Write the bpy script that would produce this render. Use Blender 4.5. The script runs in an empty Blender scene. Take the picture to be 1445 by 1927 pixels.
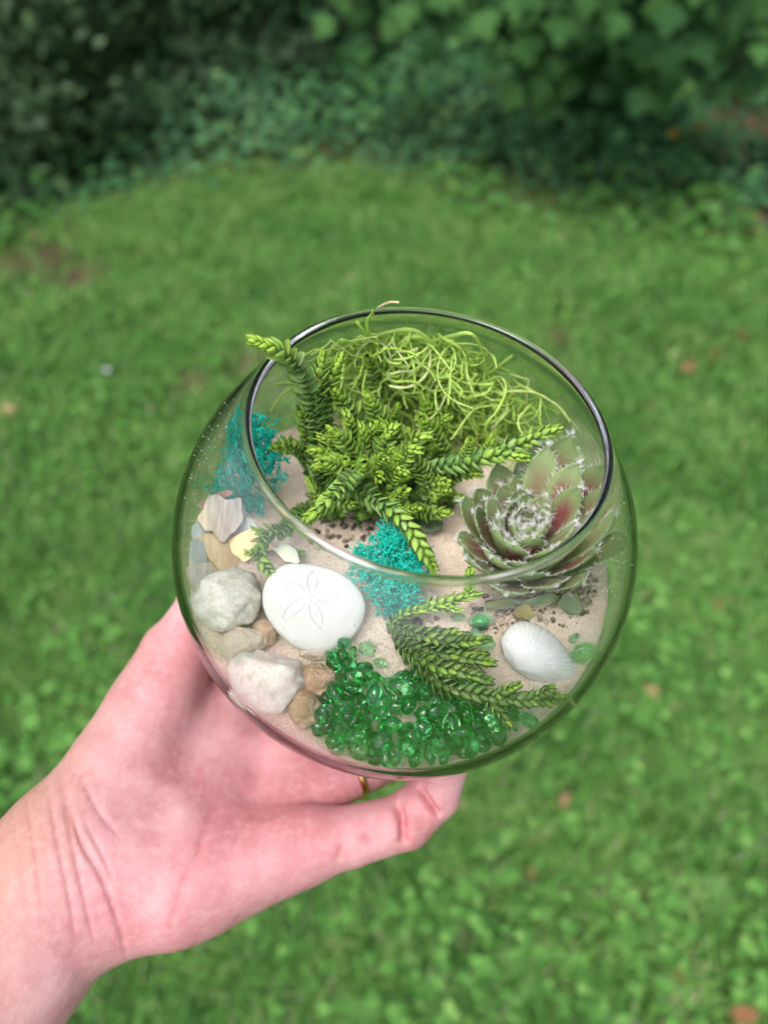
import bpy, math, random
import numpy as np
from mathutils import Matrix, Vector

random.seed(7)
RNG = np.random.default_rng(7)
S = bpy.context.scene
C = S.collection
RAD = math.radians

# ------------------------------------------------------------------ camera
CAM_H, PITCH, LENS = 1.38, RAD(45), 26.0
cam_d = bpy.data.cameras.new('camera')
cam_d.sensor_fit = 'VERTICAL'; cam_d.sensor_height = 36; cam_d.sensor_width = 27; cam_d.lens = LENS
cam_d.clip_start = 0.01; cam_d.clip_end = 400
cam = bpy.data.objects.new('camera', cam_d); C.objects.link(cam)
cam.location = (0, 0, CAM_H); cam.rotation_euler = (RAD(90) - PITCH, 0, 0)
cam_d.dof.use_dof = True; cam_d.dof.focus_distance = 0.196; cam_d.dof.aperture_fstop = 7.2
cam_d.dof.aperture_blades = 0
S.camera = cam

# ------------------------------------------------------------------ sky, sun, exposure (overcast daylight)
W = bpy.data.worlds.new('World'); S.world = W; W.use_nodes = True
wn = W.node_tree.nodes; wl = W.node_tree.links
bg = wn['Background']
sky_t = wn.new('ShaderNodeTexSky'); sky_t.sky_type = 'NISHITA'; sky_t.sun_disc = False
SUN_EL, SUN_AZ = RAD(62), RAD(215)
sky_t.sun_elevation = SUN_EL; sky_t.sun_rotation = SUN_AZ; sky_t.dust_density = 4; sky_t.air_density = 1.0
hs = wn.new('ShaderNodeHueSaturation'); hs.inputs['Saturation'].default_value = 0.42
wl.new(sky_t.outputs[0], hs.inputs['Color']); wl.new(hs.outputs[0], bg.inputs['Color'])
bg.inputs['Strength'].default_value = 0.15
sun_d = bpy.data.lights.new('sun', 'SUN'); sun_d.energy = 1.3; sun_d.angle = RAD(24); sun_d.color = (1, .97, .92)
sun = bpy.data.objects.new('sun', sun_d); C.objects.link(sun)
sd = Vector((math.sin(SUN_AZ) * math.cos(SUN_EL), math.cos(SUN_AZ) * math.cos(SUN_EL), math.sin(SUN_EL)))
sun.rotation_euler = sd.to_track_quat('Z', 'Y').to_euler()
S.view_settings.view_transform = 'Standard'; S.view_settings.look = 'None'
S.view_settings.exposure = 0.76; S.view_settings.gamma = 1
cy = S.cycles if hasattr(S, 'cycles') else None
S.render.engine = 'CYCLES'
cy = S.cycles
cy.max_bounces = 30; cy.transmission_bounces = 28; cy.glossy_bounces = 26; cy.diffuse_bounces = 4; cy.transparent_max_bounces = 12
cy.caustics_refractive = True; cy.caustics_reflective = True; cy.blur_glossy = 0.4
cy.sample_clamp_indirect = 8; cy.use_denoising = True
try: cy.denoiser = 'OPENIMAGEDENOISE'
except Exception: pass

# ------------------------------------------------------------------ picking places: pixel of the 1445x1927 photo -> ray
FPX = LENS / 36 * 1927; CX, CY = 722.5, 963.5
RIGHT = np.array([1., 0, 0]); FWD = np.array([0, math.cos(PITCH), -math.sin(PITCH)]); UP = np.array([0, math.sin(PITCH), math.cos(PITCH)])
CAM = np.array([0, 0, CAM_H])
def ray(px, py): return RIGHT * ((px - CX) / FPX) - UP * ((py - CY) / FPX) + FWD
def ground(px, py, z=0.0):
    r = ray(px, py); t = (z - CAM_H) / r[2]; return CAM + r * t
# bowl frame (cm): x right, y away, z along the bowl axis, origin at the bowl's centre
_a, _b, _d = RAD(52.7), RAD(6.6), 0.2247
_c = ray(758, 1024); BO = CAM + _c / np.linalg.norm(_c) * _d
BN = RIGHT * math.sin(_b) + UP * math.cos(_b) * math.cos(_a) - FWD * math.cos(_b) * math.sin(_a)
BX = RIGHT - (RIGHT @ BN) * BN; BX /= np.linalg.norm(BX); BY = np.cross(BN, BX)
BM = Matrix(((BX[0], BY[0], BN[0], BO[0]), (BX[1], BY[1], BN[1], BO[1]), (BX[2], BY[2], BN[2], BO[2]), (0, 0, 0, 1)))
BR = np.array([BX, BY, BN])
CAMB = BR @ (CAM - BO) * 100
def rayb(px, py): return BR @ ray(px, py) * 100
def pix(px, py, z):
    r = rayb(px, py); t = (z - CAMB[2]) / r[2]; return CAMB + r * t
def pixd(px, py, dist):          # point on the ray at a distance (cm, along the view axis)
    return CAMB + rayb(px, py) * dist / 100
def proj(P):                      # bowl-frame points -> pixels
    q = np.asarray(P) / 100 @ BR + (BO - CAM)
    dz = q @ FWD
    return np.stack([CX + FPX * (q @ RIGHT) / dz, CY - FPX * (q @ UP) / dz], -1)
R0 = 6.75; TH = 0.17; RI = R0 - TH; ZC = 0.10
SAND = -0.85
def back_wall(px, py, rad=RI):
    d = rayb(px, py); d = d / np.linalg.norm(d); bq = CAMB @ d; cq = CAMB @ CAMB - rad * rad
    disc = bq * bq - cq
    return CAMB + d * (-bq + math.sqrt(max(disc, 0)))

# ------------------------------------------------------------------ helpers
def mesh(name, v, f, mat=None, smooth=True, midx=None):
    m = bpy.data.meshes.new(name)
    v = np.asarray(v, dtype=np.float32)
    if isinstance(f, np.ndarray):
        k = f.shape[1]; n = len(f)
        m.vertices.add(len(v)); m.vertices.foreach_set('co', v.ravel())
        m.loops.add(n * k); m.loops.foreach_set('vertex_index', f.astype(np.int32).ravel())
        m.polygons.add(n); m.polygons.foreach_set('loop_start', np.arange(0, n * k, k, dtype=np.int32))
        m.polygons.foreach_set('loop_total', np.full(n, k, dtype=np.int32))
        m.update(calc_edges=True)
    else:
        m.from_pydata([tuple(x) for x in v], [], [tuple(x) for x in f]); m.update()
    if mat is not None:
        for mm in (mat if isinstance(mat, (list, tuple)) else [mat]): m.materials.append(mm)
    if midx is not None: m.polygons.foreach_set('material_index', np.asarray(midx, dtype=np.int32))
    if smooth: m.polygons.foreach_set('use_smooth', np.ones(len(m.polygons), dtype=bool))
    return m
def attr(m, name, val):
    a = m.attributes.new(name, 'FLOAT', 'POINT'); a.data.foreach_set('value', np.asarray(val, dtype=np.float32))
def link(o, parent=None):
    C.objects.link(o)
    if parent is not None: o.parent = parent
    return o
def tag(o, label=None, cat=None, group=None, kind=None):
    if label: o['label'] = label
    if cat: o['category'] = cat
    if group: o['group'] = group
    if kind: o['kind'] = kind
    return o
def loc_m(loc): return BM @ Matrix.Translation(Vector(np.asarray(loc) / 100))
def bthing(name, loc, label, cat, group=None):          # an Empty at a place in the bowl frame (cm)
    o = bpy.data.objects.new(name, None); o.empty_display_size = .005; link(o); o.matrix_world = loc_m(loc)
    return tag(o, label, cat, group)
def bpart(name, v, f, mat, root, loc, smooth=True, midx=None, kind=None, sub=None, label=None):
    m = mesh(name, (np.asarray(v) - np.asarray(loc)) / 100, f, mat, smooth, midx)
    o = bpy.data.objects.new(name, m); link(o, sub if sub is not None else root)
    if kind: o['kind'] = kind
    if label: o['label'] = label
    return o
def bsolo(name, v, f, mat, loc, label, cat, group=None, kind=None, smooth=True, midx=None):
    m = mesh(name, (np.asarray(v) - np.asarray(loc)) / 100, f, mat, smooth, midx)
    o = bpy.data.objects.new(name, m); link(o); o.matrix_world = loc_m(loc)
    return tag(o, label, cat, group, kind)
def unit(v): v = np.asarray(v, float); return v / (np.linalg.norm(v, axis=-1, keepdims=True) + 1e-12)
def hash3(i, j, k):
    n = (i * 374761393 + j * 668265263 + k * 1274126177) & 0x7fffffff
    n = ((n ^ (n >> 13)) * 1274126177) & 0x7fffffff
    n = (n ^ (n >> 16)) & 0xffff
    return n / 32767.5 - 1
def vnoise(p, seed=0):           # smooth value noise, vectorised
    p = np.asarray(p, float); i = np.floor(p).astype(np.int64); f = p - i; f = f * f * (3 - 2 * f)
    o = 0
    for dx in (0, 1):
        for dy in (0, 1):
            for dz in (0, 1):
                w = (f[..., 0] if dx else 1 - f[..., 0]) * (f[..., 1] if dy else 1 - f[..., 1]) * (f[..., 2] if dz else 1 - f[..., 2])
                o = o + w * hash3(i[..., 0] + dx + seed * 17, i[..., 1] + dy + seed * 31, i[..., 2] + dz + seed * 7)
    return o
def catmull(P, n):
    P = np.asarray(P, float); P = np.vstack([2 * P[0] - P[1], P, 2 * P[-1] - P[-2]])
    out = []
    seg = len(P) - 3
    for t in np.linspace(0, seg - 1e-6, n):
        i = int(t); u = t - i; a, b, c, d = P[i:i + 4]
        out.append(.5 * (2 * b + (c - a) * u + (2 * a - 5 * b + 4 * c - d) * u * u + (3 * b - a - 3 * c + d) * u ** 3))
    return np.array(out)
def frames(P):
    T = unit(np.gradient(P, axis=0)); N = np.zeros_like(T)
    a = np.array([0, 0, 1.]) if abs(T[0][2]) < .9 else np.array([1., 0, 0])
    N[0] = unit(a - T[0] * (a @ T[0]))
    for i in range(1, len(P)): N[i] = unit(N[i - 1] - T[i] * (N[i - 1] @ T[i]))
    return T, N, np.cross(T, N)
def tube(P, r, k=5, flat=1.0):
    T, N, B = frames(P); r = np.broadcast_to(r, (len(P),))
    a = np.arange(k) * 2 * np.pi / k
    v = P[:, None] + r[:, None, None] * (np.cos(a)[None, :, None] * N[:, None] + flat * np.sin(a)[None, :, None] * B[:, None])
    n = len(P); i = np.arange(n - 1)[:, None] * k; j = np.arange(k)[None]; j2 = (j + 1) % k
    f = np.stack([i + j, i + j2, i + k + j2, i + k + j], -1).reshape(-1, 4)
    return v.reshape(-1, 3), f
class MB:                          # gathers pieces into one mesh
    def __init__(s): s.v = []; s.f = []; s.n = 0; s.mi = []
    def add(s, v, f, mi=0):
        f = np.asarray(f)
        s.v.append(np.asarray(v)); s.f.append(f + s.n); s.n += len(v); s.mi.append(np.full(len(f), mi))
    def get(s): return np.vstack(s.v), np.vstack(s.f), np.concatenate(s.mi)
def ico(sub):
    import bmesh
    b = bmesh.new(); bmesh.ops.create_icosphere(b, subdivisions=sub, radius=1)
    v = np.array([x.co[:] for x in b.verts]); f = np.array([[q.index for q in x.verts] for x in b.faces]); b.free(); return v, f
ICO = {k: ico(k) for k in (1, 2, 3, 4, 5)}
def rotm(ax, ang): return np.array(Matrix.Rotation(ang, 3, Vector(ax)))
def rand_rot():
    q = RNG.normal(size=4); q /= np.linalg.norm(q)
    from mathutils import Quaternion
    return np.array(Quaternion(q).to_matrix())

# ------------------------------------------------------------------ materials
def new_mat(name):
    m = bpy.data.materials.new(name); m.use_nodes = True
    return m, m.node_tree.nodes, m.node_tree.links, m.node_tree.nodes['Principled BSDF']
def ramp(n, l, src, stops):
    r = n.new('ShaderNodeValToRGB'); e = r.color_ramp.elements
    e[0].position, e[0].color = stops[0][0], (*stops[0][1], 1)
    e[1].position, e[1].color = stops[-1][0], (*stops[-1][1], 1)
    for p, c in stops[1:-1]:
        x = e.new(p); x.color = (*c, 1)
    l.new(src, r.inputs[0]); return r.outputs[0]
def noise(n, l, scale, detail=4, rough=.55, coord='Object'):
    t = n.new('ShaderNodeTexCoord'); x = n.new('ShaderNodeTexNoise'); x.inputs['Scale'].default_value = scale
    x.inputs['Detail'].default_value = detail; x.inputs['Roughness'].default_value = rough
    l.new(t.outputs[coord], x.inputs['Vector']); return x.outputs['Fac']
def bump(n, l, p, src, strength, dist):
    b = n.new('ShaderNodeBump'); b.inputs['Strength'].default_value = strength; b.inputs['Distance'].default_value = dist
    l.new(src, b.inputs['Height'])
    if p.inputs['Normal'].is_linked: l.new(p.inputs['Normal'].links[0].from_socket, b.inputs['Normal'])
    l.new(b.outputs[0], p.inputs['Normal'])
def mixc(n, l, fac, a, b, mode='MIX'):
    x = n.new('ShaderNodeMix'); x.data_type = 'RGBA'; x.blend_type = mode
    for s, val in ((x.inputs[0], fac), (x.inputs[6], a), (x.inputs[7], b)):
        if isinstance(val, (int, float)): s.default_value = val
        elif isinstance(val, tuple): s.default_value = (*val, 1)
        else: l.new(val, s)
    return x.outputs[2]
def attribute(n, name):
    a = n.new('ShaderNodeAttribute'); a.attribute_name = name; return a.outputs['Fac']
def island(n): return n.new('ShaderNodeNewGeometry').outputs['Random Per Island']
def objrand(n): return n.new('ShaderNodeObjectInfo').outputs['Random']

def leaf_mat(name, stops, rough=.5, spec=.4, trans=.25, big=None, perobj=False):
    m, n, l, p = new_mat(name)
    c = ramp(n, l, objrand(n) if perobj else island(n), stops)
    if big:      # patches of a second colour over metres or centimetres
        c = mixc(n, l, ramp(n, l, noise(n, l, big[0], 3), [(.42, (0, 0, 0)), (.62, (1, 1, 1))]), c, mixc(n, l, 1.0, c, big[1], 'MULTIPLY'))
    l.new(c, p.inputs['Base Color']); p.inputs['Roughness'].default_value = rough; p.inputs['Specular IOR Level'].default_value = spec
    if trans:
        tr = n.new('ShaderNodeBsdfTranslucent'); l.new(c, tr.inputs['Color']); mx = n.new('ShaderNodeMixShader'); mx.inputs[0].default_value = trans
        l.new(p.outputs[0], mx.inputs[1]); l.new(tr.outputs[0], mx.inputs[2]); l.new(mx.outputs[0], n['Material Output'].inputs['Surface'])
    return m
def flat_mat(name, col, rough=.6, spec=.4, nscale=None, col2=None, bstr=0, bscale=200, bdist=.0005, sss=0):
    m, n, l, p = new_mat(name)
    if nscale: l.new(ramp(n, l, noise(n, l, nscale, 5), [(.35, col), (.65, col2 or col)]), p.inputs['Base Color'])
    else: p.inputs['Base Color'].default_value = (*col, 1)
    p.inputs['Roughness'].default_value = rough; p.inputs['Specular IOR Level'].default_value = spec
    if bstr: bump(n, l, p, noise(n, l, bscale, 6), bstr, bdist)
    if sss:
        p.inputs['Subsurface Weight'].default_value = sss; p.inputs['Subsurface Radius'].default_value = (1, .8, .6); p.inputs['Subsurface Scale'].default_value = .002
    return m
def glass_mat(name, col, rough=0.0, ior=1.48):
    m, n, l, p = new_mat(name)
    p.inputs['Base Color'].default_value = (*col, 1); p.inputs['Transmission Weight'].default_value = 1
    p.inputs['Roughness'].default_value = rough; p.inputs['IOR'].default_value = ior
    return m, n, l, p

M = {}
M['rim_glass'] = glass_mat('rim_glass', (.95, .98, .995), .16, 1.48)[0]
M['glass'] = glass_mat('clear_glass', (.984, .995, .989), 0, 1.5)[0]
def bead_mat(name, col, rough, vein=None):
    m, n, l, p = glass_mat(name, col, rough, 1.5)
    if vein: l.new(ramp(n, l, noise(n, l, 260, 3), [(.4, col), (.7, vein)]), p.inputs['Base Color'])
    return m
M['bead1'] = bead_mat('emerald_glass', (.17, .76, .34), .07)
M['bead2'] = bead_mat('bright_green_glass', (.38, .90, .42), .1, (.26, .82, .38))
M['bead4'] = bead_mat('deep_green_glass', (.09, .60, .22), .07)
M['bead3'] = bead_mat('frosted_green_glass', (.46, .85, .56), .25, (.32, .78, .46))

# sand: pale grains, a little grey dust
m, n, l, p = new_mat('pale_sand')
c = ramp(n, l, noise(n, l, 90, 5), [(.3, (.70, .555, .44)), (.5, (.79, .65, .53)), (.7, (.85, .73, .62))])
c = mixc(n, l, ramp(n, l, noise(n, l, 1900, 2), [(.36, (.6, .6, .6)), (.5, (0, 0, 0))]), c, (.36, .26, .2))
c = mixc(n, l, ramp(n, l, attribute(n, 'dirt'), [(0., (0, 0, 0)), (1., (.9, .9, .9))]), c, (.13, .105, .085))
l.new(c, p.inputs['Base Color']); p.inputs['Roughness'].default_value = .9; p.inputs['Specular IOR Level'].default_value = .2
bump(n, l, p, noise(n, l, 2200, 2), .5, .0006); M['sand'] = m
M['soil'] = leaf_mat('soil_crumb', [(0, (.07, .057, .048)), (.35, (.20, .16, .13)), (.7, (.40, .32, .26)), (1, (.60, .50, .41))], .95, .1, 0)

# skin
m, n, l, p = new_mat('skin')
c = ramp(n, l, noise(n, l, 55, 7, .62), [(.32, (.42, .17, .185)), (.5, (.53, .265, .28)), (.68, (.61, .355, .37))])
c = mixc(n, l, ramp(n, l, attribute(n, 'flush'), [(0, (0, 0, 0)), (1, (.75, .75, .75))]), c, (.50, .165, .18))
c = mixc(n, l, ramp(n, l, attribute(n, 'arm'), [(0, (0, 0, 0)), (1, (.8, .8, .8))]), c, (.43, .225, .165))
c = mixc(n, l, ramp(n, l, noise(n, l, 420, 3), [(.45, (0, 0, 0)), (.75, (.35, .35, .35))]), c, (.62, .39, .385))
l.new(c, p.inputs['Base Color']); p.inputs['Roughness'].default_value = .56; p.inputs['Specular IOR Level'].default_value = .3
p.inputs['Subsurface Weight'].default_value = .25; p.inputs['Subsurface Radius'].default_value = (1, .35, .25); p.inputs['Subsurface Scale'].default_value = .002
tc = n.new('ShaderNodeTexCoord'); mp = n.new('ShaderNodeMapping'); mp.inputs['Rotation'].default_value = (0, 0, RAD(-45)); mp.inputs['Scale'].default_value = (1, .22, 1); l.new(tc.outputs['Object'], mp.inputs[0])
w = n.new('ShaderNodeTexNoise'); w.inputs['Scale'].default_value = 620; w.inputs['Detail'].default_value = 4; w.inputs['Distortion'].default_value = .6; l.new(mp.outputs[0], w.inputs['Vector'])
vo = n.new('ShaderNodeTexVoronoi'); vo.inputs['Scale'].default_value = 900; l.new(tc.outputs['Object'], vo.inputs['Vector'])
bump(n, l, p, w.outputs['Fac'], .2, .0005); bump(n, l, p, vo.outputs['Distance'], .12, .0003); bump(n, l, p, noise(n, l, 130, 5), .25, .0015); M['skin'] = m
M['nail'] = flat_mat('finger_nail', (.74, .48, .45), .3, .5)
M['gold'] = flat_mat('gold', (.75, .5, .2), .22); M['gold'].node_tree.nodes['Principled BSDF'].inputs['Metallic'].default_value = 1

def specks(name, thr=.34):
    m = M[name]; n, l = m.node_tree.nodes, m.node_tree.links; p = n['Principled BSDF']; src = p.inputs['Base Color'].links[0].from_socket
    a = ramp(n, l, noise(n, l, 1100, 3), [(thr - .05, (.55, .55, .55)), (thr, (0, 0, 0))]); b = ramp(n, l, noise(n, l, 90, 5), [(.5, (0, 0, 0)), (.8, (.4, .4, .4))])
    l.new(mixc(n, l, b, mixc(n, l, a, src, (.3, .26, .22)), (.62, .56, .45)), p.inputs['Base Color'])
M['white_stone'] = flat_mat('white_sand_dollar', (.70, .70, .67), .75, .25, 60, (.76, .76, .73), .3, 1500, .0004, .1)
m, n, l, p = new_mat('quartz')
c = ramp(n, l, noise(n, l, 150, 7, .7), [(.3, (.56, .475, .36)), (.43, (.70, .64, .555)), (.53, (.88, .85, .79)), (.6, (.74, .68, .58)), (.72, (.58, .46, .31))])
l.new(c, p.inputs['Base Color']); p.inputs['Roughness'].default_value = .42; p.inputs['Subsurface Weight'].default_value = .15
p.inputs['Subsurface Radius'].default_value = (1, .9, .8); p.inputs['Subsurface Scale'].default_value = .003
bump(n, l, p, noise(n, l, 330, 7, .65), .45, .0014); bump(n, l, p, noise(n, l, 90, 4), .5, .003); M['quartz'] = m
M['tan_stone'] = flat_mat('tan_stone', (.52, .32, .21), .85, .2, 190, (.74, .54, .42), 1.0, 520, .002)
M['beige_stone'] = flat_mat('beige_stone', (.58, .46, .37), .85, .2, 120, (.74, .62, .52), .9, 480, .0016)
def pearl(name, a, b):
    m, n, l, p = new_mat(name)
    tc = n.new('ShaderNodeTexCoord'); mp = n.new('ShaderNodeMapping'); mp.inputs['Scale'].default_value = (300, 40, 60); mp.inputs['Rotation'].default_value = (.3, .2, .9)
    l.new(tc.outputs['Object'], mp.inputs[0]); x = n.new('ShaderNodeTexNoise'); x.inputs['Scale'].default_value = 3; x.inputs['Detail'].default_value = 4; l.new(mp.outputs[0], x.inputs['Vector'])
    l.new(ramp(n, l, x.outputs['Fac'], [(.3, a), (.7, b)]), p.inputs['Base Color'])
    p.inputs['Roughness'].default_value = .28; p.inputs['Specular IOR Level'].default_value = .7
    p.inputs['Thin Film Thickness'].default_value = 420; p.inputs['Thin Film IOR'].default_value = 1.4
    return m
M['pearl_grey'] = pearl('grey_pearl', (.40, .35, .335), (.66, .61, .59))
M['pearl_blue'] = pearl('blue_white_pearl', (.62, .66, .74), (.80, .80, .82))
M['pearl_tan'] = pearl('tan_pearl', (.60, .42, .28), (.74, .58, .42))
M['pearl_yellow'] = pearl('orange_pearl', (.70, .46, .26), (.80, .62, .42))
M['pearl_green'] = pearl('greenish_pearl', (.66, .76, .62), (.80, .80, .68))
M['rust_shell'] = flat_mat('rust_shell', (.50, .28, .22), .6, .3, 120, (.66, .45, .37))
M['shell_edge'] = flat_mat('yellow_shell_edge', (.55, .42, .16), .4, .4, 200, (.66, .50, .30))
M['shell_white'] = flat_mat('white_shell', (.86, .86, .85), .5, .35, 110, (.89, .89, .89), .1, 900, .0002, .1)

specks('white_stone'); specks('shell_white', .32); specks('quartz', .33)
M['chain_young'] = leaf_mat('young_chain_leaf', [(0, (.27, .47, .05)), (.5, (.34, .55, .065)), (1, (.41, .60, .09))], .42, .38, .14)
M['chain_mid'] = leaf_mat('mid_chain_leaf', [(0, (.20, .38, .05)), (.5, (.27, .46, .075)), (1, (.36, .54, .11))], .42, .38, .14)
M['chain_mid_o'] = leaf_mat('mid_chain_leaf_single', [(0, (.20, .38, .05)), (.5, (.27, .46, .075)), (1, (.36, .54, .11))], .42, .38, .14, perobj=True)
M['chain_old'] = leaf_mat('mature_chain_leaf', [(0, (.14, .29, .065)), (.5, (.22, .40, .10)), (1, (.33, .50, .17))], .45, .38, .1)
M['chain_pale'] = leaf_mat('pale_chain_leaf', [(0, (.10, .19, .05)), (.5, (.155, .265, .07)), (1, (.23, .35, .10))], .45, .4, .08)
M['chain_young_o'] = leaf_mat('young_chain_leaf_single', [(0, (.27, .47, .05)), (.5, (.34, .55, .065)), (1, (.41, .60, .09))], .42, .38, .14, perobj=True)
M['chain_old_o'] = leaf_mat('mature_chain_leaf_single', [(0, (.16, .31, .065)), (.5, (.23, .41, .10)), (1, (.33, .50, .17))], .45, .38, .1, perobj=True)
M['chain_pale_o'] = leaf_mat('pale_chain_leaf_single', [(0, (.10, .19, .05)), (.5, (.155, .265, .07)), (1, (.23, .35, .10))], .45, .4, .08, perobj=True)
M['chain_stem'] = flat_mat('chain_stem', (.10, .16, .05), .7, .2)
M['teal'] = leaf_mat('teal_dyed_moss', [(0, (.005, .52, .42)), (.5, (.02, .68, .54)), (1, (.07, .78, .64))], .85, .1, .2)
M['moss'] = leaf_mat('lime_moss', [(0, (.46, .64, .14)), (.4, (.60, .82, .20)), (.8, (.72, .88, .30)), (1, (.82, .86, .48))], .9, .05, .42)
m = M['moss_tip'] = flat_mat('dry_moss_tip', (.45, .33, .16), .8, .1, 300, (.62, .50, .33))
# hairy rosette leaf: green, red flush on the middle of the back, paler rim
m, n, l, p = new_mat('rosette_leaf')
c = ramp(n, l, objrand(n), [(0, (.18, .26, .10)), (.5, (.25, .34, .145)), (1, (.33, .42, .20))])
c = mixc(n, l, attribute(n, 'red'), c, (.20, .03, .05))
c = mixc(n, l, ramp(n, l, noise(n, l, 500, 4), [(.45, (0, 0, 0)), (.8, (.25, .25, .25))]), c, (.34, .42, .25))
l.new(c, p.inputs['Base Color']); p.inputs['Roughness'].default_value = .55; p.inputs['Specular IOR Level'].default_value = .3
p.inputs['Subsurface Weight'].default_value = .15; p.inputs['Subsurface Radius'].default_value = (.6, 1, .3); p.inputs['Subsurface Scale'].default_value = .0015
bump(n, l, p, noise(n, l, 1800, 3), .25, .0002); M['rosette'] = m
M['cilia'] = flat_mat('white_hair', (.84, .84, .82), .7, .2)
M['withered'] = flat_mat('withered_leaf', (.22, .2, .08), .8, .2, 120, (.38, .35, .17), .5, 700, .0004)
M['grey_leaf'] = flat_mat('grey_green_leaf', (.17, .25, .12), .8, .2, 150, (.32, .39, .25), .4, 1200, .0003)

# ------------------------------------------------------------------ lawn ground
def edge_y(x):      # far edge of the lawn, metres
    px = [-2.6, -1.75, -1.45, -1.0, -.4, .2, .8, 1.3, 1.8, 2.6]
    pts = [2.75, 3.0, 3.2, 3.5, 3.68, 3.62, 3.38, 3.15, 2.95, 2.6]
    return np.interp(x, px, pts) + .11 * vnoise(np.stack([x * 2.6, 0 * x + 3.3, 0 * x], -1), 40) + .05 * vnoise(np.stack([x * 8, 0 * x + 1.3, 0 * x], -1), 41)
BARE = [(90, 485, .21), (150, 522, .16), (20, 500, .15), (480, 690, .12), (370, 720, .07), (1050, 640, .05), (1290, 680, .06), (720, 1640, .06), (1045, 1440, .05), (870, 1790, .06), (1060, 1500, .05), (940, 1730, .05)]
BARE = [(*ground(a, b)[:2], r) for a, b, r in BARE]
def bare(x, y):
    b = np.zeros_like(x)
    for (gx, gy, r) in BARE: b = np.maximum(b, (1 if gy > 1.6 else .55) * np.exp(-(((x - gx) ** 2 + ((y - gy) * .8) ** 2) / (r * r))))
    e = y - edge_y(x)
    strip = np.exp(-((e + .02) / .09) ** 2) * np.clip(.15 + 1.1 * vnoise(np.stack([x * 1.7, y, 0 * x], -1), 3), 0, 1) * np.where(x > .1, 1., .3)
    return np.clip(np.maximum(b, strip), 0, 1)
xs = np.concatenate([np.linspace(-60, -4, 15), np.linspace(-3.8, 3.8, 153), np.linspace(4, 60, 15)])
ys = np.concatenate([np.linspace(-60, -1.2, 12), np.linspace(-1, 7, 161), np.linspace(7.4, 90, 18)])
gx, gy = np.meshgrid(xs, ys); shape = gx.shape
pp = np.stack([gx.ravel(), gy.ravel(), 0 * gx.ravel()], -1)
gz = .012 * vnoise(pp * 2.2, 1) + .006 * vnoise(pp * 8, 2)
gz = np.where(np.abs(pp[:, 0]) < 4, gz, 0); pp[:, 2] = gz
idx = np.arange(shape[0] * shape[1]).reshape(shape)
gf = np.stack([idx[:-1, :-1], idx[:-1, 1:], idx[1:, 1:], idx[1:, :-1]], -1).reshape(-1, 4)
m, n, l, p = new_mat('lawn_soil')
soil = ramp(n, l, noise(n, l, 30, 6), [(.3, (.045, .03, .02)), (.5, (.085, .052, .036)), (.7, (.15, .092, .066))])
turf = ramp(n, l, noise(n, l, 14, 6), [(.3, (.045, .10, .022)), (.6, (.08, .165, .035)), (.8, (.12, .16, .05))])
l.new(mixc(n, l, attribute(n, 'bare'), turf, soil), p.inputs['Base Color']); p.inputs['Roughness'].default_value = .95; p.inputs['Specular IOR Level'].default_value = .1
bump(n, l, p, noise(n, l, 60, 6), .6, .01)
gm = mesh('lawn_ground', pp, gf, m)
inside = (pp[:, 1] > edge_y(pp[:, 0])) & (np.abs(pp[:, 0]) < 30)
attr(gm, 'bare', np.where(inside, .3 * (pp[:, 0] < 1.4) + .7 * (pp[:, 0] >= 1.4), bare(pp[:, 0], pp[:, 1])))
go = bpy.data.objects.new('lawn_ground', gm); link(go); go['kind'] = 'structure'

# grass blades: one mesh, bent strips of three segments
def blades(n_, xr, yr, dens_fn, h0, h1, w0):
    x = RNG.uniform(*xr, n_); y = RNG.uniform(*yr, n_); k = RNG.random(n_) < dens_fn(x, y); x, y = x[k], y[k]; n_ = len(x)
    a = RNG.uniform(0, 2 * np.pi, n_); h = RNG.uniform(h0, h1, n_); w = w0 * RNG.uniform(.6, 1.3, n_); lean = RNG.uniform(.15, 1.3, n_) ** 1.2
    d = np.stack([np.cos(a), np.sin(a), 0 * a], -1); s = np.stack([-np.sin(a), np.cos(a), 0 * a], -1); up = np.array([0, 0, 1.])
    P0 = np.stack([x, y, 0 * x], -1)
    P1 = P0 + up * (h * .55)[:, None] + d * (h * lean * .25)[:, None]
    P2 = P0 + up * (h * np.clip(1 - lean * .3, .3, 1))[:, None] + d * (h * lean * .75)[:, None]
    wv = s * w[:, None]
    v = np.stack([P0 - wv * .5, P0 + wv * .5, P1 + wv * .5, P1 - wv * .5, P2], 1).reshape(-1, 3)
    i = np.arange(n_)[:, None] * 5
    f = np.concatenate([i + [0, 1, 2], i + [0, 2, 3], i + [3, 2, 4]], 1).reshape(-1, 3)
    return v, f
def lawn_d(x, y):
    g = (1 - .93 * bare(x, y)) * (y < edge_y(x) + .06 + .2 * vnoise(np.stack([x * 5, y * 5, 0 * x], -1)))
    return g * (.62 + .5 * vnoise(np.stack([x * 3.1, y * 3.1, 0 * x], -1), 5))
gb = MB()
gb.add(*blades(200000, (-1.25, 1.25), (-.25, 1.3), lawn_d, .035, .085, .0042))
gb.add(*blades(250000, (-2.5, 2.5), (1.3, 3.75), lawn_d, .03, .075, .0052))
v, f, _ = gb.get()
M['grass'] = leaf_mat('grass_blade', [(0, (.085, .21, .045)), (.4, (.15, .34, .07)), (.72, (.22, .445, .10)), (.9, (.33, .53, .16)), (.95, (.36, .42, .2)), (1, (.45, .40, .25))], .5, .3, .35, (3.2, (.60, .74, .66)))
o = bpy.data.objects.new('grass', mesh('grass', v, f, M['grass'])); link(o); tag(o, 'short mown green lawn grass with thin and thick patches', 'grass', kind='stuff')

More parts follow.
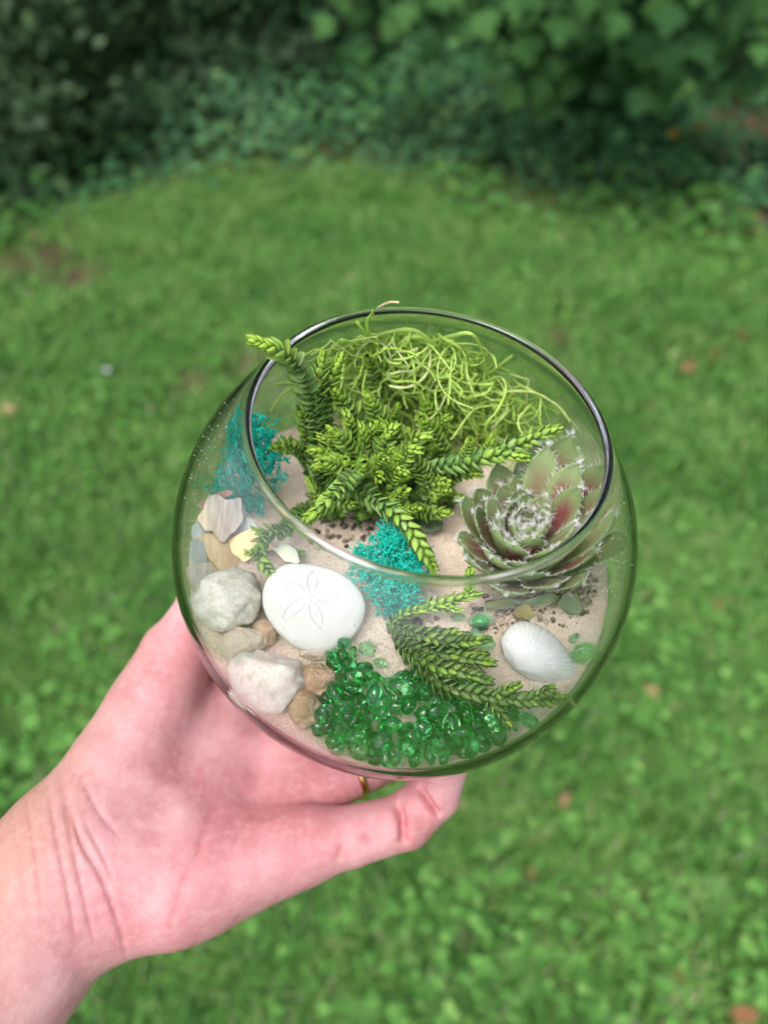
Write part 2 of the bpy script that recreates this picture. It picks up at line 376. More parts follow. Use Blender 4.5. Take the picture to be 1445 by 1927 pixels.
# leaf clouds -----------------------------------------------------------
SH = {}
def fanleaf(out, cup=.12, droop=.25):        # outline (x along, y across) -> verts, tris, tip at x=1
    o_ = np.array(out, float); z = -droop * o_[:, 0] ** 2 + cup * np.abs(o_[:, 1])
    v_ = np.c_[o_, z]; v_ = np.vstack([[[.38, 0, -droop * .14]], v_]); k = len(o_)
    return v_, np.array([[0, 1 + i, 1 + (i + 1) % k] for i in range(k)])
SH['oval'] = fanleaf([(0, 0), (.25, -.24), (.6, -.26), (1, 0), (.6, .26), (.25, .24)])
SH['round'] = fanleaf([(0, 0), (.1, -.36), (.5, -.5), (.9, -.3), (.97, 0), (.9, .3), (.5, .5), (.1, .36)], .15, .15)
SH['ivy'] = fanleaf([(.1, 0), (0, -.32), (.3, -.52), (.42, -.3), (.62, -.34), (1, 0), (.62, .34), (.42, .3), (.3, .52), (0, .32)], .1, .2)
SH['maple'] = fanleaf([(.05, 0), (0, -.3), (.22, -.34), (.3, -.66), (.44, -.46), (.62, -.56), (.6, -.26), (.76, -.26), (1, 0), (.76, .26), (.6, .26), (.62, .56), (.44, .46), (.3, .66), (.22, .34), (0, .3)], .08, .28)
def leaves(P, X, Z, size, shape):
    v0, f0 = SH[shape]; n_ = len(P); X = unit(X); Y = unit(np.cross(Z, X)); Z = np.cross(X, Y)
    size = np.broadcast_to(size, (n_,))
    v = P[:, None] + size[:, None, None] * (v0[None, :, 0:1] * X[:, None] + v0[None, :, 1:2] * Y[:, None] + v0[None, :, 2:3] * Z[:, None])
    f = f0[None] + (np.arange(n_) * len(v0))[:, None, None]
    return v.reshape(-1, 3), f.reshape(-1, 3)
def rnd_dir(n_): return unit(RNG.normal(size=(n_, 3)))

# clover and other broad leaves in the turf: trefoils held flat above the blades
def clover(n_, xr, yr, thr, s0, s1):
    x = RNG.uniform(*xr, n_); y = RNG.uniform(*yr, n_)
    q = vnoise(np.stack([x * 3.3, y * 3.3, 0 * x], -1), 9) + .5 * vnoise(np.stack([x * 11, y * 11, 0 * x], -1), 11)
    k = (q + RNG.uniform(-.9, .9, n_) > thr) & (y < edge_y(x) + .02) & (bare(x, y) < .5); x, y = x[k], y[k]; n_ = len(x)
    P = np.stack([x, y, RNG.uniform(.01, .06, n_)], -1); a = RNG.uniform(0, 6.28, n_); mb = MB()
    tilt = RNG.normal(size=(n_, 3)) * .3; Z = unit(np.array([0, 0, 1.]) + tilt); sz = RNG.uniform(s0, s1, n_)
    for j in range(3):
        b_ = a + j * 2.094; mb.add(*leaves(P, np.stack([np.cos(b_), np.sin(b_), 0 * b_ + .1], -1), Z, sz, 'round'))
    return mb.get()[:2]
cb = MB()
cb.add(*clover(17000, (-1.25, 1.25), (-.25, 1.3), .28, .005, .019))
cb.add(*clover(30000, (-2.4, 2.4), (1.3, 3.7), .3, .005, .014))
v, f, _ = cb.get()
M['clover'] = leaf_mat('clover_leaf', [(0, (.07, .20, .04)), (.5, (.11, .28, .058)), (.85, (.165, .36, .085)), (1, (.24, .43, .115))], .65, .12, .25)
o = bpy.data.objects.new('clover', mesh('clover', v, f, M['clover'])); link(o); tag(o, 'round-leaved clover growing through the mown lawn', 'clover', kind='stuff')
# a few wider weeds near the feet, each its own plant
M['weed'] = leaf_mat('weed_leaf', [(0, (.10, .22, .05)), (1, (.17, .30, .09))], .5, .3, .25)
WEEDS = [(1255, 1880, .03, 'bright yellow-green weed in the lawn at the lower right corner'), (480, 1760, .045, 'blue-green broad-leaved weed in the lawn below the wrist'),
         (1420, 1590, .04, 'pale green weed in the lawn at the right picture edge'), (1330, 1700, .035, 'round-leaved weed in the lawn right of the pinky and below it'), (960, 1850, .04, 'broad-leaved weed in the lawn at the bottom, below the bowl')]
for px, py, s_, lab in WEEDS:
    g = ground(px, py); k = 8; a = np.arange(k) * 2.4
    X = np.stack([np.cos(a), np.sin(a), .25 + 0 * a], -1); Z = np.stack([-.3 * np.cos(a), -.3 * np.sin(a), 1 + 0 * a], -1)
    v, f = leaves(np.tile([0, 0, .03], (k, 1)) + X * .006, X, Z, s_ * RNG.uniform(.7, 1.1, k), 'round' if s_ < .045 else 'oval')
    r = bpy.data.objects.new('weed', None); link(r); r.location = g; tag(r, lab, 'weed', 'weeds in the lawn')
    o = bpy.data.objects.new('leaves', mesh('leaves', v, f, M['weed'])); link(o, r); o['kind'] = 'stuff'
    v, f = tube(np.array([[0, 0, 0], [.002, 0, .015], [0, 0, .035]]), .002, 5); link(bpy.data.objects.new('stem', mesh('stem', v, f, M['weed'])), r)

# fallen brown leaves, each its own
M['dead_leaf'] = leaf_mat('dead_leaf', [(0, (.20, .085, .04)), (.5, (.33, .16, .085)), (1, (.45, .27, .16))], .7, .2, .15, perobj=True)
M['petal'] = flat_mat('pale_petal', (.62, .66, .66), .6)
FALL = [(1050, 566, .05, 'small orange-brown leaf on the lawn just past the top right of the rim'), (1398, 632, .085, 'long reddish-brown leaf on the lawn at the far right'),
        (1345, 662, .05, 'brown leaf left of and below the long reddish leaf'), (1348, 1137, .034, 'brown leaf on the lawn level with the succulent rosette'),
        (14, 770, .04, 'tan leaf on the lawn at the left edge'), (145, 1325, .05, 'brown leaf on the lawn beside the thumb'), (1285, 1838, .022, 'pale tan leaf on the lawn at the lower right'),
        (1395, 1912, .045, 'reddish-brown leaf at the bottom right corner'), (1062, 1508, .03, 'brown leaf on the lawn right of the little finger'), (1225, 1300, .03, 'brown leaf on the lawn close to the right side of the bowl'),
        (1290, 690, .05, 'dull brown leaf on the lawn right of the rim'), (1000, 1640, .02, 'tan leaf scrap on the lawn below the little finger')]
for px, py, s_, lab in FALL:
    g = ground(px, py, .045); v0, f0 = SH['oval' if s_ > .03 else 'round']
    a = RNG.uniform(0, 6.28); v = v0.copy(); v[:, 0] -= .4; v[:, 1] *= .9; v[:, 2] += .25 * np.sin(v[:, 1] * 5)
    o = bpy.data.objects.new('fallen_leaf', mesh('fallen_leaf', v * s_, f0, M['dead_leaf'])); link(o); o.location = g; o.rotation_euler = (RNG.normal() * .3, RNG.normal() * .3, a)
    tag(o, lab, 'leaf', 'brown leaves fallen on the lawn')
v0, f0 = SH['oval']; o = bpy.data.objects.new('fallen_petal', mesh('fallen_petal', v0 * .028, f0, M['petal'])); link(o); o.location = ground(192, 695, .05)
tag(o, 'small pale grey-white petal on the lawn left of the bowl', 'petal')

# leaf litter along the lawn's far edge and the bare soil at right
n_ = 900; x = RNG.uniform(-2.4, 2.6, n_); y = edge_y(x) + RNG.normal(size=n_) * .1
k = RNG.random(n_) < bare(x, y) * .45 + .02; x, y = x[k], y[k]; k = (x > 0) | (RNG.random(len(x)) < .35); x, y = x[k], y[k]
x2 = RNG.uniform(1.5, 3.0, 500); y2 = RNG.uniform(2.9, 4.6, 500); x = np.r_[x, x2]; y = np.r_[y, y2]; n_ = len(x)
v, f = leaves(np.stack([x, y, RNG.uniform(.005, .04, n_)], -1), rnd_dir(n_) * [1, 1, .3], np.array([0, 0, 1.]) + .5 * rnd_dir(n_), RNG.uniform(.03, .075, n_), 'oval')
M['litter'] = leaf_mat('leaf_litter', [(0, (.10, .045, .03)), (.5, (.19, .085, .055)), (1, (.30, .17, .11))], .8, .2, .1)
o = bpy.data.objects.new('leaf_litter', mesh('leaf_litter', v, f, M['litter'])); link(o); tag(o, 'reddish-brown leaf litter along the far edge of the lawn', 'leaf litter', kind='stuff')

# ivy ground cover behind the lawn
n_ = 30000; x = RNG.uniform(-3.2, 3.4, n_); y = RNG.uniform(2.7, 6.8, n_)
e = y - edge_y(x) - .10 * vnoise(np.stack([x * 3, y * 3, 0 * x], -1), 4)
keep = (e > -.28) & (RNG.random(n_) < np.clip(.4 + e * 1.6, .04, 1)) & ~((x > 1.62) & (y < 4.6) & (RNG.random(n_) < .8))
x, y, e = x[keep], y[keep], e[keep]; n_ = len(x)
z = np.clip(e * .35, .05, .22) * RNG.uniform(.25, 1.1, n_) + .05 * vnoise(np.stack([x * 2.5, y * 2.5, 0 * x], -1), 8) * np.clip(e * 2, 0, 1) + .015
v, f = leaves(np.stack([x, y, np.maximum(z, .01)], -1), rnd_dir(n_) * [1, 1, .35], np.array([0, -.45, 1.]) + .55 * rnd_dir(n_), RNG.uniform(.03, .07, n_) * np.clip(.6 + e, .5, 1), 'ivy')
M['ivy'] = leaf_mat('ivy_leaf', [(0, (.035, .095, .042)), (.5, (.062, .165, .072)), (.85, (.10, .235, .095)), (1, (.16, .30, .10))], .6, .2, .15, (1.1, (.72, .9, .72)))
o = bpy.data.objects.new('ivy_ground_cover', mesh('ivy_ground_cover', v, f, M['ivy'])); link(o); tag(o, 'dark blue-green ivy carpet behind the far edge of the lawn', 'ivy', kind='stuff')
# yellow-green seedlings at the ivy's front edge
n_ = 900; x = RNG.uniform(-1.7, 1.6, n_); y = edge_y(x) + RNG.normal(size=n_) * .22 + .02; q = vnoise(np.stack([x * 3, 0 * x, 0 * x], -1), 21) > -.15; x, y = x[q], y[q]; n_ = len(x)
v, f = leaves(np.stack([x, y, RNG.uniform(.03, .12, n_)], -1), rnd_dir(n_) * [1, 1, .3], np.array([0, -.4, 1.]) + .4 * rnd_dir(n_), RNG.uniform(.025, .06, n_), 'round')
M['seedling'] = leaf_mat('seedling_leaf', [(0, (.05, .15, .03)), (.6, (.08, .21, .04)), (1, (.14, .28, .06))], .5, .3, .25)
o = bpy.data.objects.new('seedlings', mesh('seedlings', v, f, M['seedling'])); link(o); tag(o, 'light green broad-leaved seedlings in front of the ivy', 'seedlings', kind='stuff')

M['bark'] = flat_mat('bark', (.045, .034, .026), .95, .1, 30, (.11, .085, .065), .8, 60, .02)
def limb_tubes(paths, k=7):
    mb = MB()
    for P, r0, r1 in paths: mb.add(*tube(catmull(P, 12), np.linspace(r0, r1, 12), k))
    return mb.get()[:2]
def wobble(a, b, n_=4, s=.06):
    a, b = np.array(a, float), np.array(b, float); t = np.linspace(0, 1, n_)[:, None]; P = a + (b - a) * t
    P[1:-1] += RNG.normal(size=(n_ - 2, 3)) * s * np.linalg.norm(b - a); return P
def gthing(name, loc, label, cat, group=None):
    o = bpy.data.objects.new(name, None); link(o); o.location = loc; return tag(o, label, cat, group)
def gpart(name, v, f, mat, root, kind=None):
    o = bpy.data.objects.new(name, mesh(name, np.asarray(v), f, mat)); link(o, root)
    if kind: o['kind'] = kind
    return o
def bush(name, loc, radii, n_, size, shape, mat, label, cat, clumps=40, cl=.28, stems=7, zlift=0., group=None, up=.5):
    r = gthing(name, loc, label, cat, group); rad = np.array(radii)
    d = rnd_dir(clumps); d[:, 2] = np.abs(d[:, 2]) * .95; d[:, 2] -= .1; q = d * RNG.uniform(.55, 1.02, (clumps, 1)) * rad + [0, 0, zlift]
    q[:, 2] = np.maximum(q[:, 2], .06)
    c_ = RNG.integers(0, clumps, n_); cs = RNG.uniform(.6, 1.25, clumps)
    P = q[c_] + rnd_dir(n_) * (RNG.random((n_, 1)) ** .45) * cl * cs[c_][:, None] * np.array([1, 1, .75])
    k = P[:, 2] > .01; P = P[k]; n_ = len(P)
    outw = unit(P - [0, 0, zlift * .6])
    v, f = leaves(P, outw * .6 + rnd_dir(n_) * .8 + [0, 0, -.25], outw * .5 + rnd_dir(n_) * .45 + [0, 0, up], size * RNG.uniform(.7, 1.3, n_), shape)
    gpart('foliage', v, f, mat, r, 'stuff')
    paths = []
    for i in range(stems):
        b_ = q[RNG.integers(0, clumps)]; paths.append((wobble((RNG.normal() * .05, RNG.normal() * .05, 0), b_ * .9), .022, .006))
    v, f = limb_tubes(paths); gpart('branches', v, f, M['bark'], r)
    return r
M['shrub_leaf'] = leaf_mat('shrub_leaf', [(0, (.02, .045, .018)), (.5, (.038, .08, .032)), (1, (.08, .14, .055))], .5, .22, .1)
M['laurel_leaf'] = leaf_mat('dark_shrub_leaf', [(0, (.016, .035, .018)), (.5, (.03, .06, .028)), (1, (.045, .08, .035))], .6, .12, .08)
M['maple_leaf'] = leaf_mat('maple_leaf', [(0, (.018, .062, .018)), (.5, (.034, .10, .028)), (1, (.07, .17, .045))], .7, .12, .2)
bush('evergreen_shrub', (-2.02, 3.78, 0), (1.0, .85, 1.5), 11000, .062, 'oval', M['shrub_leaf'], 'dense small-leaved evergreen shrub at the far left of the lawn', 'shrub', 70, .26)
bush('evergreen_shrub', (-.95, 4.9, 0), (.85, .7, 1.5), 5500, .065, 'oval', M['laurel_leaf'], 'dark evergreen shrub right of and behind the dense left one', 'shrub', 45, .27)
bush('evergreen_shrub', (.35, 6.3, 0), (1.0, .7, 1.9), 4500, .08, 'oval', M['laurel_leaf'], 'dark shrub in the shade behind the ivy in the middle', 'shrub', 40, .3)
bush('evergreen_shrub', (2.7, 5.9, 0), (1.0, .9, 1.9), 4500, .08, 'oval', M['laurel_leaf'], 'dark shrub in the shade at the far right', 'shrub', 40, .3)
bush('evergreen_shrub', (-2.9, 6.0, 0), (1.1, .9, 2.0), 4000, .08, 'oval', M['laurel_leaf'], 'dark shrub behind the left shrubs', 'shrub', 40, .3)
bush('ivy_covered_stump', (1.0, 3.95, 0), (.52, .42, .78), 3800, .06, 'ivy', M['ivy'], 'low stump overgrown with dark ivy, right of the middle', 'stump', 46, .13, 5, up=.2)
bush('ivy_clump', (1.78, 3.55, 0), (.22, .3, .2), 420, .055, 'ivy', M['ivy'], 'small clump of glossy ivy by the bare soil at right', 'ivy', 14, .1, 3)
# trees: trunk, limbs, a crown out of view, added to shade hedge and ground
def tree(loc, h, crown, n_, size, shape, mat, label, trunk_r, sprays=(), lean=(0, 0)):
    r = gthing('tree', loc, label, 'tree', 'trees behind the lawn')
    top = np.array([lean[0], lean[1], h * .62]); paths = [(wobble((0, 0, -.05), top, 5, .02), trunk_r, trunk_r * .6)]
    cc = np.array([lean[0], lean[1], h]); rad = np.array(crown); cl = 46
    d = rnd_dir(cl); q = cc + d * RNG.uniform(.45, 1, (cl, 1)) * rad
    for i in range(0, cl, 4): paths.append((wobble(top * RNG.uniform(.75, 1), q[i]), trunk_r * .35, .01))
    c_ = RNG.integers(0, cl, n_); P = q[c_] + rnd_dir(n_) * (RNG.random((n_, 1)) ** .4) * .45
    mb = MB(); mb.add(*leaves(P, rnd_dir(n_) + [0, 0, -.4], rnd_dir(n_) * .6 + [0, 0, .7], size * 1.9 * RNG.uniform(.7, 1.3, n_), shape))
    for (s0, s1, cnt, spr) in sprays:       # hanging sprays of larger leaves: from a limb point to the spray's place, relative to the tree
        a = np.array(s0) - loc; b = np.array(s1) - loc; paths.append((wobble(top * .95, a, 4, .05), trunk_r * .25, .012)); paths.append((wobble(a, b, 4, .04), .012, .004))
        t = RNG.random((cnt, 1)) ** .6; P = a + (b - a) * t + rnd_dir(cnt) * spr * RNG.random((cnt, 1)) ** .5 * [1, .8, .55]
        mb.add(*leaves(P, unit(P - a) * .5 + rnd_dir(cnt) * [.7, .7, .3] + [0, -.35, -.45], rnd_dir(cnt) * .35 + [0, -.55, .75], size * RNG.uniform(.75, 1.25, cnt), shape))
    v, f, _ = mb.get(); gpart('crown', v, f, mat, r, 'stuff'); v, f = limb_tubes(paths, 9); gpart('trunk', v, f, M['bark'], r)
    return r
def at(px, py, y):
    q = ray(px, py); return CAM + q * (y / q[1])
SPR = []
for px, py, y, cnt, s_ in [(1040, 60, 3.1, 90, .26), (1050, 150, 3.05, 34, .15), (1230, 70, 3.0, 110, .26), (1255, 160, 2.95, 40, .16), (1390, 60, 3.2, 80, .28), (1385, 140, 3.2, 36, .2), (820, 30, 3.5, 70, .24),
                           (660, 10, 3.7, 46, .2), (690, 110, 3.7, 26, .15), (940, 20, 3.3, 60, .25), (1130, 110, 3.4, 60, .24), (1010, 190, 3.2, 26, .13), (1300, 0, 3.0, 90, .3), (1150, -30, 3.0, 90, .3)]:
    b = at(px, py, y); SPR.append((b + [RNG.normal() * .15, .35, .45], b, cnt, s_))
tree((1.5, 4.9, 0), 4.0, (1.9, 1.6, 1.4), 2600, .088, 'maple', M['maple_leaf'], 'maple with hanging sprays of broad lobed leaves at the upper right', .09, SPR)
tree((.07, 5.35, 0), 4.6, (2.0, 1.6, 1.3), 2600, .10, 'maple', M['maple_leaf'], 'thin dark trunk in the shade behind the ivy, middle of the top edge', .055)
tree((-2.4, 5.6, 0), 4.6, (2.0, 1.6, 1.3), 2600, .10, 'maple', M['maple_leaf'], 'tree added for shade behind the evergreen shrubs at the upper left', .10)
tree((.6, 8.2, 0), 4.2, (2.6, 1.6, 2.2), 2600, .12, 'maple', M['maple_leaf'], 'tree added for shade deep behind the middle shrub', .12)
# a wood beyond, one mass
n_ = 9000; x = RNG.uniform(-14, 14, n_); y = 9.5 + RNG.uniform(0, 5, n_) + np.abs(x) * -.12; z = RNG.uniform(0, 7, n_) + vnoise(np.stack([x, y, 0 * x], -1), 6)
v, f = leaves(np.stack([x, y, np.maximum(z, .1)], -1), rnd_dir(n_), rnd_dir(n_) + [0, -.6, .4], RNG.uniform(.3, .6, n_), 'maple')
o = bpy.data.objects.new('woods', mesh('woods', v, f, M['laurel_leaf'])); link(o); tag(o, 'dark wood closing off the garden behind the shrubs', 'woods', kind='stuff')
# yellow leaves caught in the ivy of the stump
for px, py, lab in [(1262, 243, 'yellow leaf caught on the ivy-covered stump'), (1330, 238, 'orange-yellow leaf right of the ivy-covered stump')]:
    v0, f0 = SH['oval']; o = bpy.data.objects.new('fallen_leaf', mesh('fallen_leaf', v0 * [.055, .06, .05], f0, flat_mat('yellow_leaf', (.42, .26, .03), .6))); link(o)
    o.location = at(px, py, 3.5); o.rotation_euler = (1.0, .2, RNG.uniform(0, 6)); tag(o, lab, 'leaf', 'yellow leaves by the stump')

# ------------------------------------------------------------------ glass bowl
def lathe(prof, k=176):
    prof = np.array(prof, float); a = np.arange(k) * 2 * np.pi / k
    v = np.stack([prof[:, 0:1] * np.cos(a), prof[:, 0:1] * np.sin(a), np.broadcast_to(prof[:, 1:2], (len(prof), k))], -1).reshape(-1, 3)
    i = np.arange(len(prof) - 1)[:, None] * k; j = np.arange(k)[None]; j2 = (j + 1) % k
    f = np.stack([i + j, i + j2, i + k + j2, i + k + j], -1).reshape(-1, 4); return v, f
RIM_R, RIM_Z, RB = 4.50, 5.16, .115
ZB = -5.98
outer = []
r_b = math.sqrt(R0 ** 2 - 5.8 ** 2)
outer += [(0.001, ZB + .12), (1.2, ZB + .11), (2.3, ZB + .05), (2.7, ZB), (3.0, ZB + .03), (3.28, ZB + .1)]
for t in np.linspace(math.asin(-5.72 / R0), math.asin(4.55 / R0), 44): outer.append((R0 * math.cos(t), R0 * math.sin(t)))
jo = (RIM_R + RB * .80, RIM_Z - RB * .60); ji = (RIM_R - RB * .86, RIM_Z - RB * .5)
ro, zo = outer[-1]
outer += [(ro + (jo[0] - ro) * .5 - .03, zo + (jo[1] - zo) * .5), jo]
inner = [ji]; zi = 4.5; ri0 = math.sqrt(RI ** 2 - (zi - ZC) ** 2); inner += [((ji[0] + ri0) / 2 - .04, (ji[1] + zi) / 2)]
for t in np.linspace(math.asin((zi - ZC) / RI), math.asin((-5.3 - ZC) / RI), 44): inner.append((RI * math.cos(t), ZC + RI * math.sin(t)))
rb_ = inner[-1][0]; inner += [(rb_ * .93, -5.38), (rb_ * .6, -5.43), (.001, -5.43)]
rim = []
a0 = math.atan2(-.60, .80); a1 = math.pi + math.atan2(.5, .86)
for t in np.linspace(a0, a1, 22): rim.append((RIM_R + RB * math.cos(t), RIM_Z + RB * math.sin(t)))
rim[0] = jo; rim[-1] = ji
base = np.array([0, 0, ZB])
g = bthing('glass_bowl', base, 'round clear glass bowl with an open top held up on the palm', 'glass bowl')
ov, of = lathe(outer); iv, if_ = lathe(inner)
bd = MB(); bd.add(ov, of); bd.add(iv, if_); v, f, _ = bd.get(); bpart('body', v, f, M['glass'], g, base)
v, f = lathe(rim); bpart('rim', v, f, M['rim_glass'], g, base)

mb = MB(); v0, f0 = ICO[1]
for (px, py, w_, h_, n_) in [(400, 800, 60, 130, 90), (360, 960, 25, 120, 40), (1120, 1080, 70, 60, 60), (1150, 960, 40, 90, 40), (760, 1300, 330, 120, 60)]:
    for _ in range(n_):
        d = rayb(px + RNG.normal() * w_ * .5, py + RNG.normal() * h_ * .5); d = d / np.linalg.norm(d); bq = CAMB @ d; dc = bq * bq - CAMB @ CAMB + (R0 + .003) ** 2
        if dc < .3: continue
        q = CAMB + d * (-bq - math.sqrt(dc)); 
        if q[2] > 4.5: continue
        mb.add(v0 * RNG.uniform(.006, .014) + q, f0)
v, f, _ = mb.get(); bpart('dust_specks', v, f, flat_mat('dust', (.7, .7, .66), .8), g, base, kind='stuff')

# ------------------------------------------------------------------ sand bed
SOILS = [(670, 930, 1.7, .55), (1010, 1100, 1.9, .8), (640, 985, 1.0, .45), (940, 1150, .9, .8), (1070, 1130, 1.0, .7), (770, 1165, .8, .4)]
SOILS = [(*pix(a, b, SAND)[:2], r, s_) for a, b, r, s_ in SOILS]
def sand_z(x, y):
    p = np.stack([x, y, 0 * x], -1)
    z = SAND + .10 * vnoise(p * .55, 1) + .05 * vnoise(p * 1.7, 2) + .015 * vnoise(p * 6, 3)
    return z + .25 * np.exp(-(((x + .4) ** 2 + (y - 1.2) ** 2) / 3.)) - .012 * (y + 1) + .019 * np.maximum(x - .5, 0) ** 2 + .010 * np.maximum(-x - 1, 0) ** 2
na, nr = 150, 56
rr = np.linspace(0, 1, nr); aa = np.arange(na) * 2 * np.pi / na
RS = RI - .03
def rlim(z): return np.sqrt(np.maximum(RS ** 2 - (z - ZC) ** 2, .01))
rg, ag = np.meshgrid(rr, aa, indexing='ij'); x = rg * 6.4 * np.cos(ag); y = rg * 6.4 * np.sin(ag); z = sand_z(x, y)
s_ = rlim(z) / 6.4; x = x * s_; y = y * s_
dirt = np.zeros_like(x)
for (sx, sy, sr, ss) in SOILS: dirt = np.maximum(dirt, ss * np.exp(-((x - sx) ** 2 + (y - sy) ** 2) / (sr * .62) ** 2))
dirt = np.clip(dirt * (1 + .7 * vnoise(np.stack([x * 3, y * 3, 0 * x], -1), 4)), 0, 1)
V = [np.stack([x, y, z], -1).reshape(-1, 3)]; D = [dirt.ravel()]
rim_z = z[-1]; NL = 16
for k in range(1, NL + 1):
    zz = rim_z + (-5.25 - rim_z) * k / NL; q = rlim(zz)
    V.append(np.stack([q * np.cos(aa), q * np.sin(aa), zz], -1)); D.append(np.zeros(na))
V = np.vstack(V); idx = np.arange((nr + NL) * na).reshape(-1, na); i2 = np.roll(idx, -1, 1)
f = np.stack([idx[:-1], i2[:-1], i2[1:], idx[1:]], -1)[:, ::1].reshape(-1, 4)[:, ::-1]
so = bsolo('sand', V, f, M['sand'], (0, 0, -5.3), 'pale pinkish-beige sand filling the lower half of the glass bowl', 'sand', kind='stuff')
attr(so.data, 'dirt', np.concatenate(D))
def on_sand(px, py, lift=0.):
    q = pix(px, py, SAND)
    for _ in range(3): q = pix(px, py, float(sand_z(np.array(q[0]), np.array(q[1]))) + lift)
    return q
# soil crumbs round the plants
mb = MB(); v0, f0 = ICO[1]
for (sx, sy, sr, ss) in SOILS:
    for _ in range(int(190 * sr * ss)):
        a = RNG.uniform(0, 6.28); q = sr * RNG.random() ** .7; s1 = RNG.uniform(.02, .10) * (1.5 if RNG.random() < .1 else 1)
        x, y = sx + q * math.cos(a), sy + q * math.sin(a)
        if x * x + y * y > 38: continue
        vv = v0 * (1 + .35 * RNG.normal(size=(len(v0), 1))) * s1 * [1, 1, .75]
        mb.add(vv + [x, y, float(sand_z(np.array(x), np.array(y))) + s1 * .3], f0)
v, f, _ = mb.get()
bsolo('soil_crumbs', v, f, M['soil'], pix(900, 1050, SAND), 'dark crumbs of soil scattered round the roots of both plants', 'soil', kind='stuff', smooth=False)

# ------------------------------------------------------------------ stones
def stone(name, px, py, size, lift, seed, mat, label, cuts=5, rotz=0, tilt=0, amp=.16, freq=1.4, group='stones on the sand'):
    v, f = ICO[4]; v = v.copy(); rs = np.random.default_rng(seed)
    v *= (1 + amp * vnoise(v * freq + seed * 3.1, seed) + amp * .4 * vnoise(v * freq * 2.4, seed + 1))[:, None]
    for _ in range(cuts):
        d = unit(rs.normal(size=3)); lim = rs.uniform(.62, .85); q = v @ d; k = q > lim; v[k] -= (q[k] - lim)[:, None] * .62 * d
    v *= (1 + .045 * vnoise(v * 4, seed + 2) + .022 * vnoise(v * 10, seed + 3))[:, None]
    v = v * np.array(size) @ rotm((1, 0, 0), tilt).T @ rotm((0, 0, 1), rotz).T
    c_ = on_sand(px, py, lift); return bsolo(name, v + c_, f, mat, c_ - [0, 0, size[2] * .8], label, 'stone', group)
stone('stone', 432, 1128, (1.08, 1.02, .78), .42, 3, M['quartz'], 'big angular milky quartz stone against the left glass, above the other big white one', 6, .5, -.25, .26, 1.9)
stone('stone', 508, 1280, (1.05, .92, .72), .38, 11, M['quartz'], 'rounded milky white quartz stone at lower left, below the sand dollar', 5, -.2, -.2, .24, 1.9)
stone('stone', 594, 1284, (.52, .54, .46), .36, 21, M['tan_stone'], 'rough tan stone between the lower white quartz and the green glass', 3, .3, 0, .22)
stone('stone', 572, 1336, (.50, .46, .42), .34, 22, M['tan_stone'], 'knobbly reddish-tan stone nearest the front, below the other rough tan one', 3, -.5, 0, .22)
stone('stone', 458, 1213, (.72, .54, .38), .14, 23, M['beige_stone'], 'flat beige stone between the two big white quartz stones', 3, .5)
stone('stone', 497, 1192, (.36, .42, .34), .2, 24, M['tan_stone'], 'smooth light tan pebble tucked under the left edge of the sand dollar', 1, .2, 0, .1)
stone('stone', 598, 1226, (.50, .30, .28), .08, 25, M['beige_stone'], 'greyish tan stone half under the lower edge of the sand dollar', 3, .15)
stone('stone', 440, 1262, (.36, .28, .24), .05, 26, M['beige_stone'], 'small beige pebble by the glass left of the lower quartz stone', 2, .9)

# ------------------------------------------------------------------ sand dollar
def sand_dollar():
    nr_, na_ = 80, 200; c_ = on_sand(588, 1138, .62); r = np.linspace(0, 1, nr_); a = np.arange(na_) * 2 * np.pi / na_
    edge = 1.42 * (1 + .05 * np.cos(a - .2) + .05 * np.cos(2 * a + .2) - .035 * np.cos(3 * a + .6))
    e3 = edge[None] * np.sin(r * np.pi / 2)[:, None] ** .85
    top = .40 * (np.cos(r * np.pi / 2) ** .55)[:, None] + 0 * e3
    X, Y = e3 * np.cos(a), e3 * np.sin(a)
    Z = top + .04 * np.exp(-((X + .1) ** 2 + Y ** 2) / .35)
    # dents between petals, five petal grooves pressed in
    for k in range(5):
        t = 2 * np.pi * k / 5 + .27; cx_, cy_ = -.12, .10; u = (X - cx_) * math.cos(t) + (Y - cy_) * math.sin(t); w = -(X - cx_) * math.sin(t) + (Y - cy_) * math.cos(t)
        hw = .15 * np.sin(np.clip((u - .08) / .86, 0, 1) * np.pi) ** .85
        Z = Z - .034 * np.exp(-((np.abs(w) - hw) / .04) ** 2) * ((u > .06) & (u < .96)) - .012 * np.exp(-(w / .02) ** 2) * ((u > .1) & (u < .88))
    up_ = np.stack([X, Y, Z], -1); lo = np.stack([X, Y, -.26 * (np.cos(r * np.pi / 2) ** .45)[:, None] + 0 * X], -1)
    V = np.concatenate([up_, lo[-2::-1]]).reshape(-1, 3); V = V @ rotm((1, 0, 0), .32).T @ rotm((0, 1, 0), .1).T @ rotm((0, 0, 1), -.12).T
    idx = np.arange((2 * nr_ - 1) * na_).reshape(-1, na_); i2 = np.roll(idx, -1, 1)
    f = np.stack([idx[:-1], idx[1:], i2[1:], i2[:-1]], -1).reshape(-1, 4)
    bsolo('sand_dollar', V + c_, f, M['white_stone'], c_ - [0, 0, .5], 'white sand dollar with a five-petal flower pattern leaning on stones', 'sand dollar')
sand_dollar()

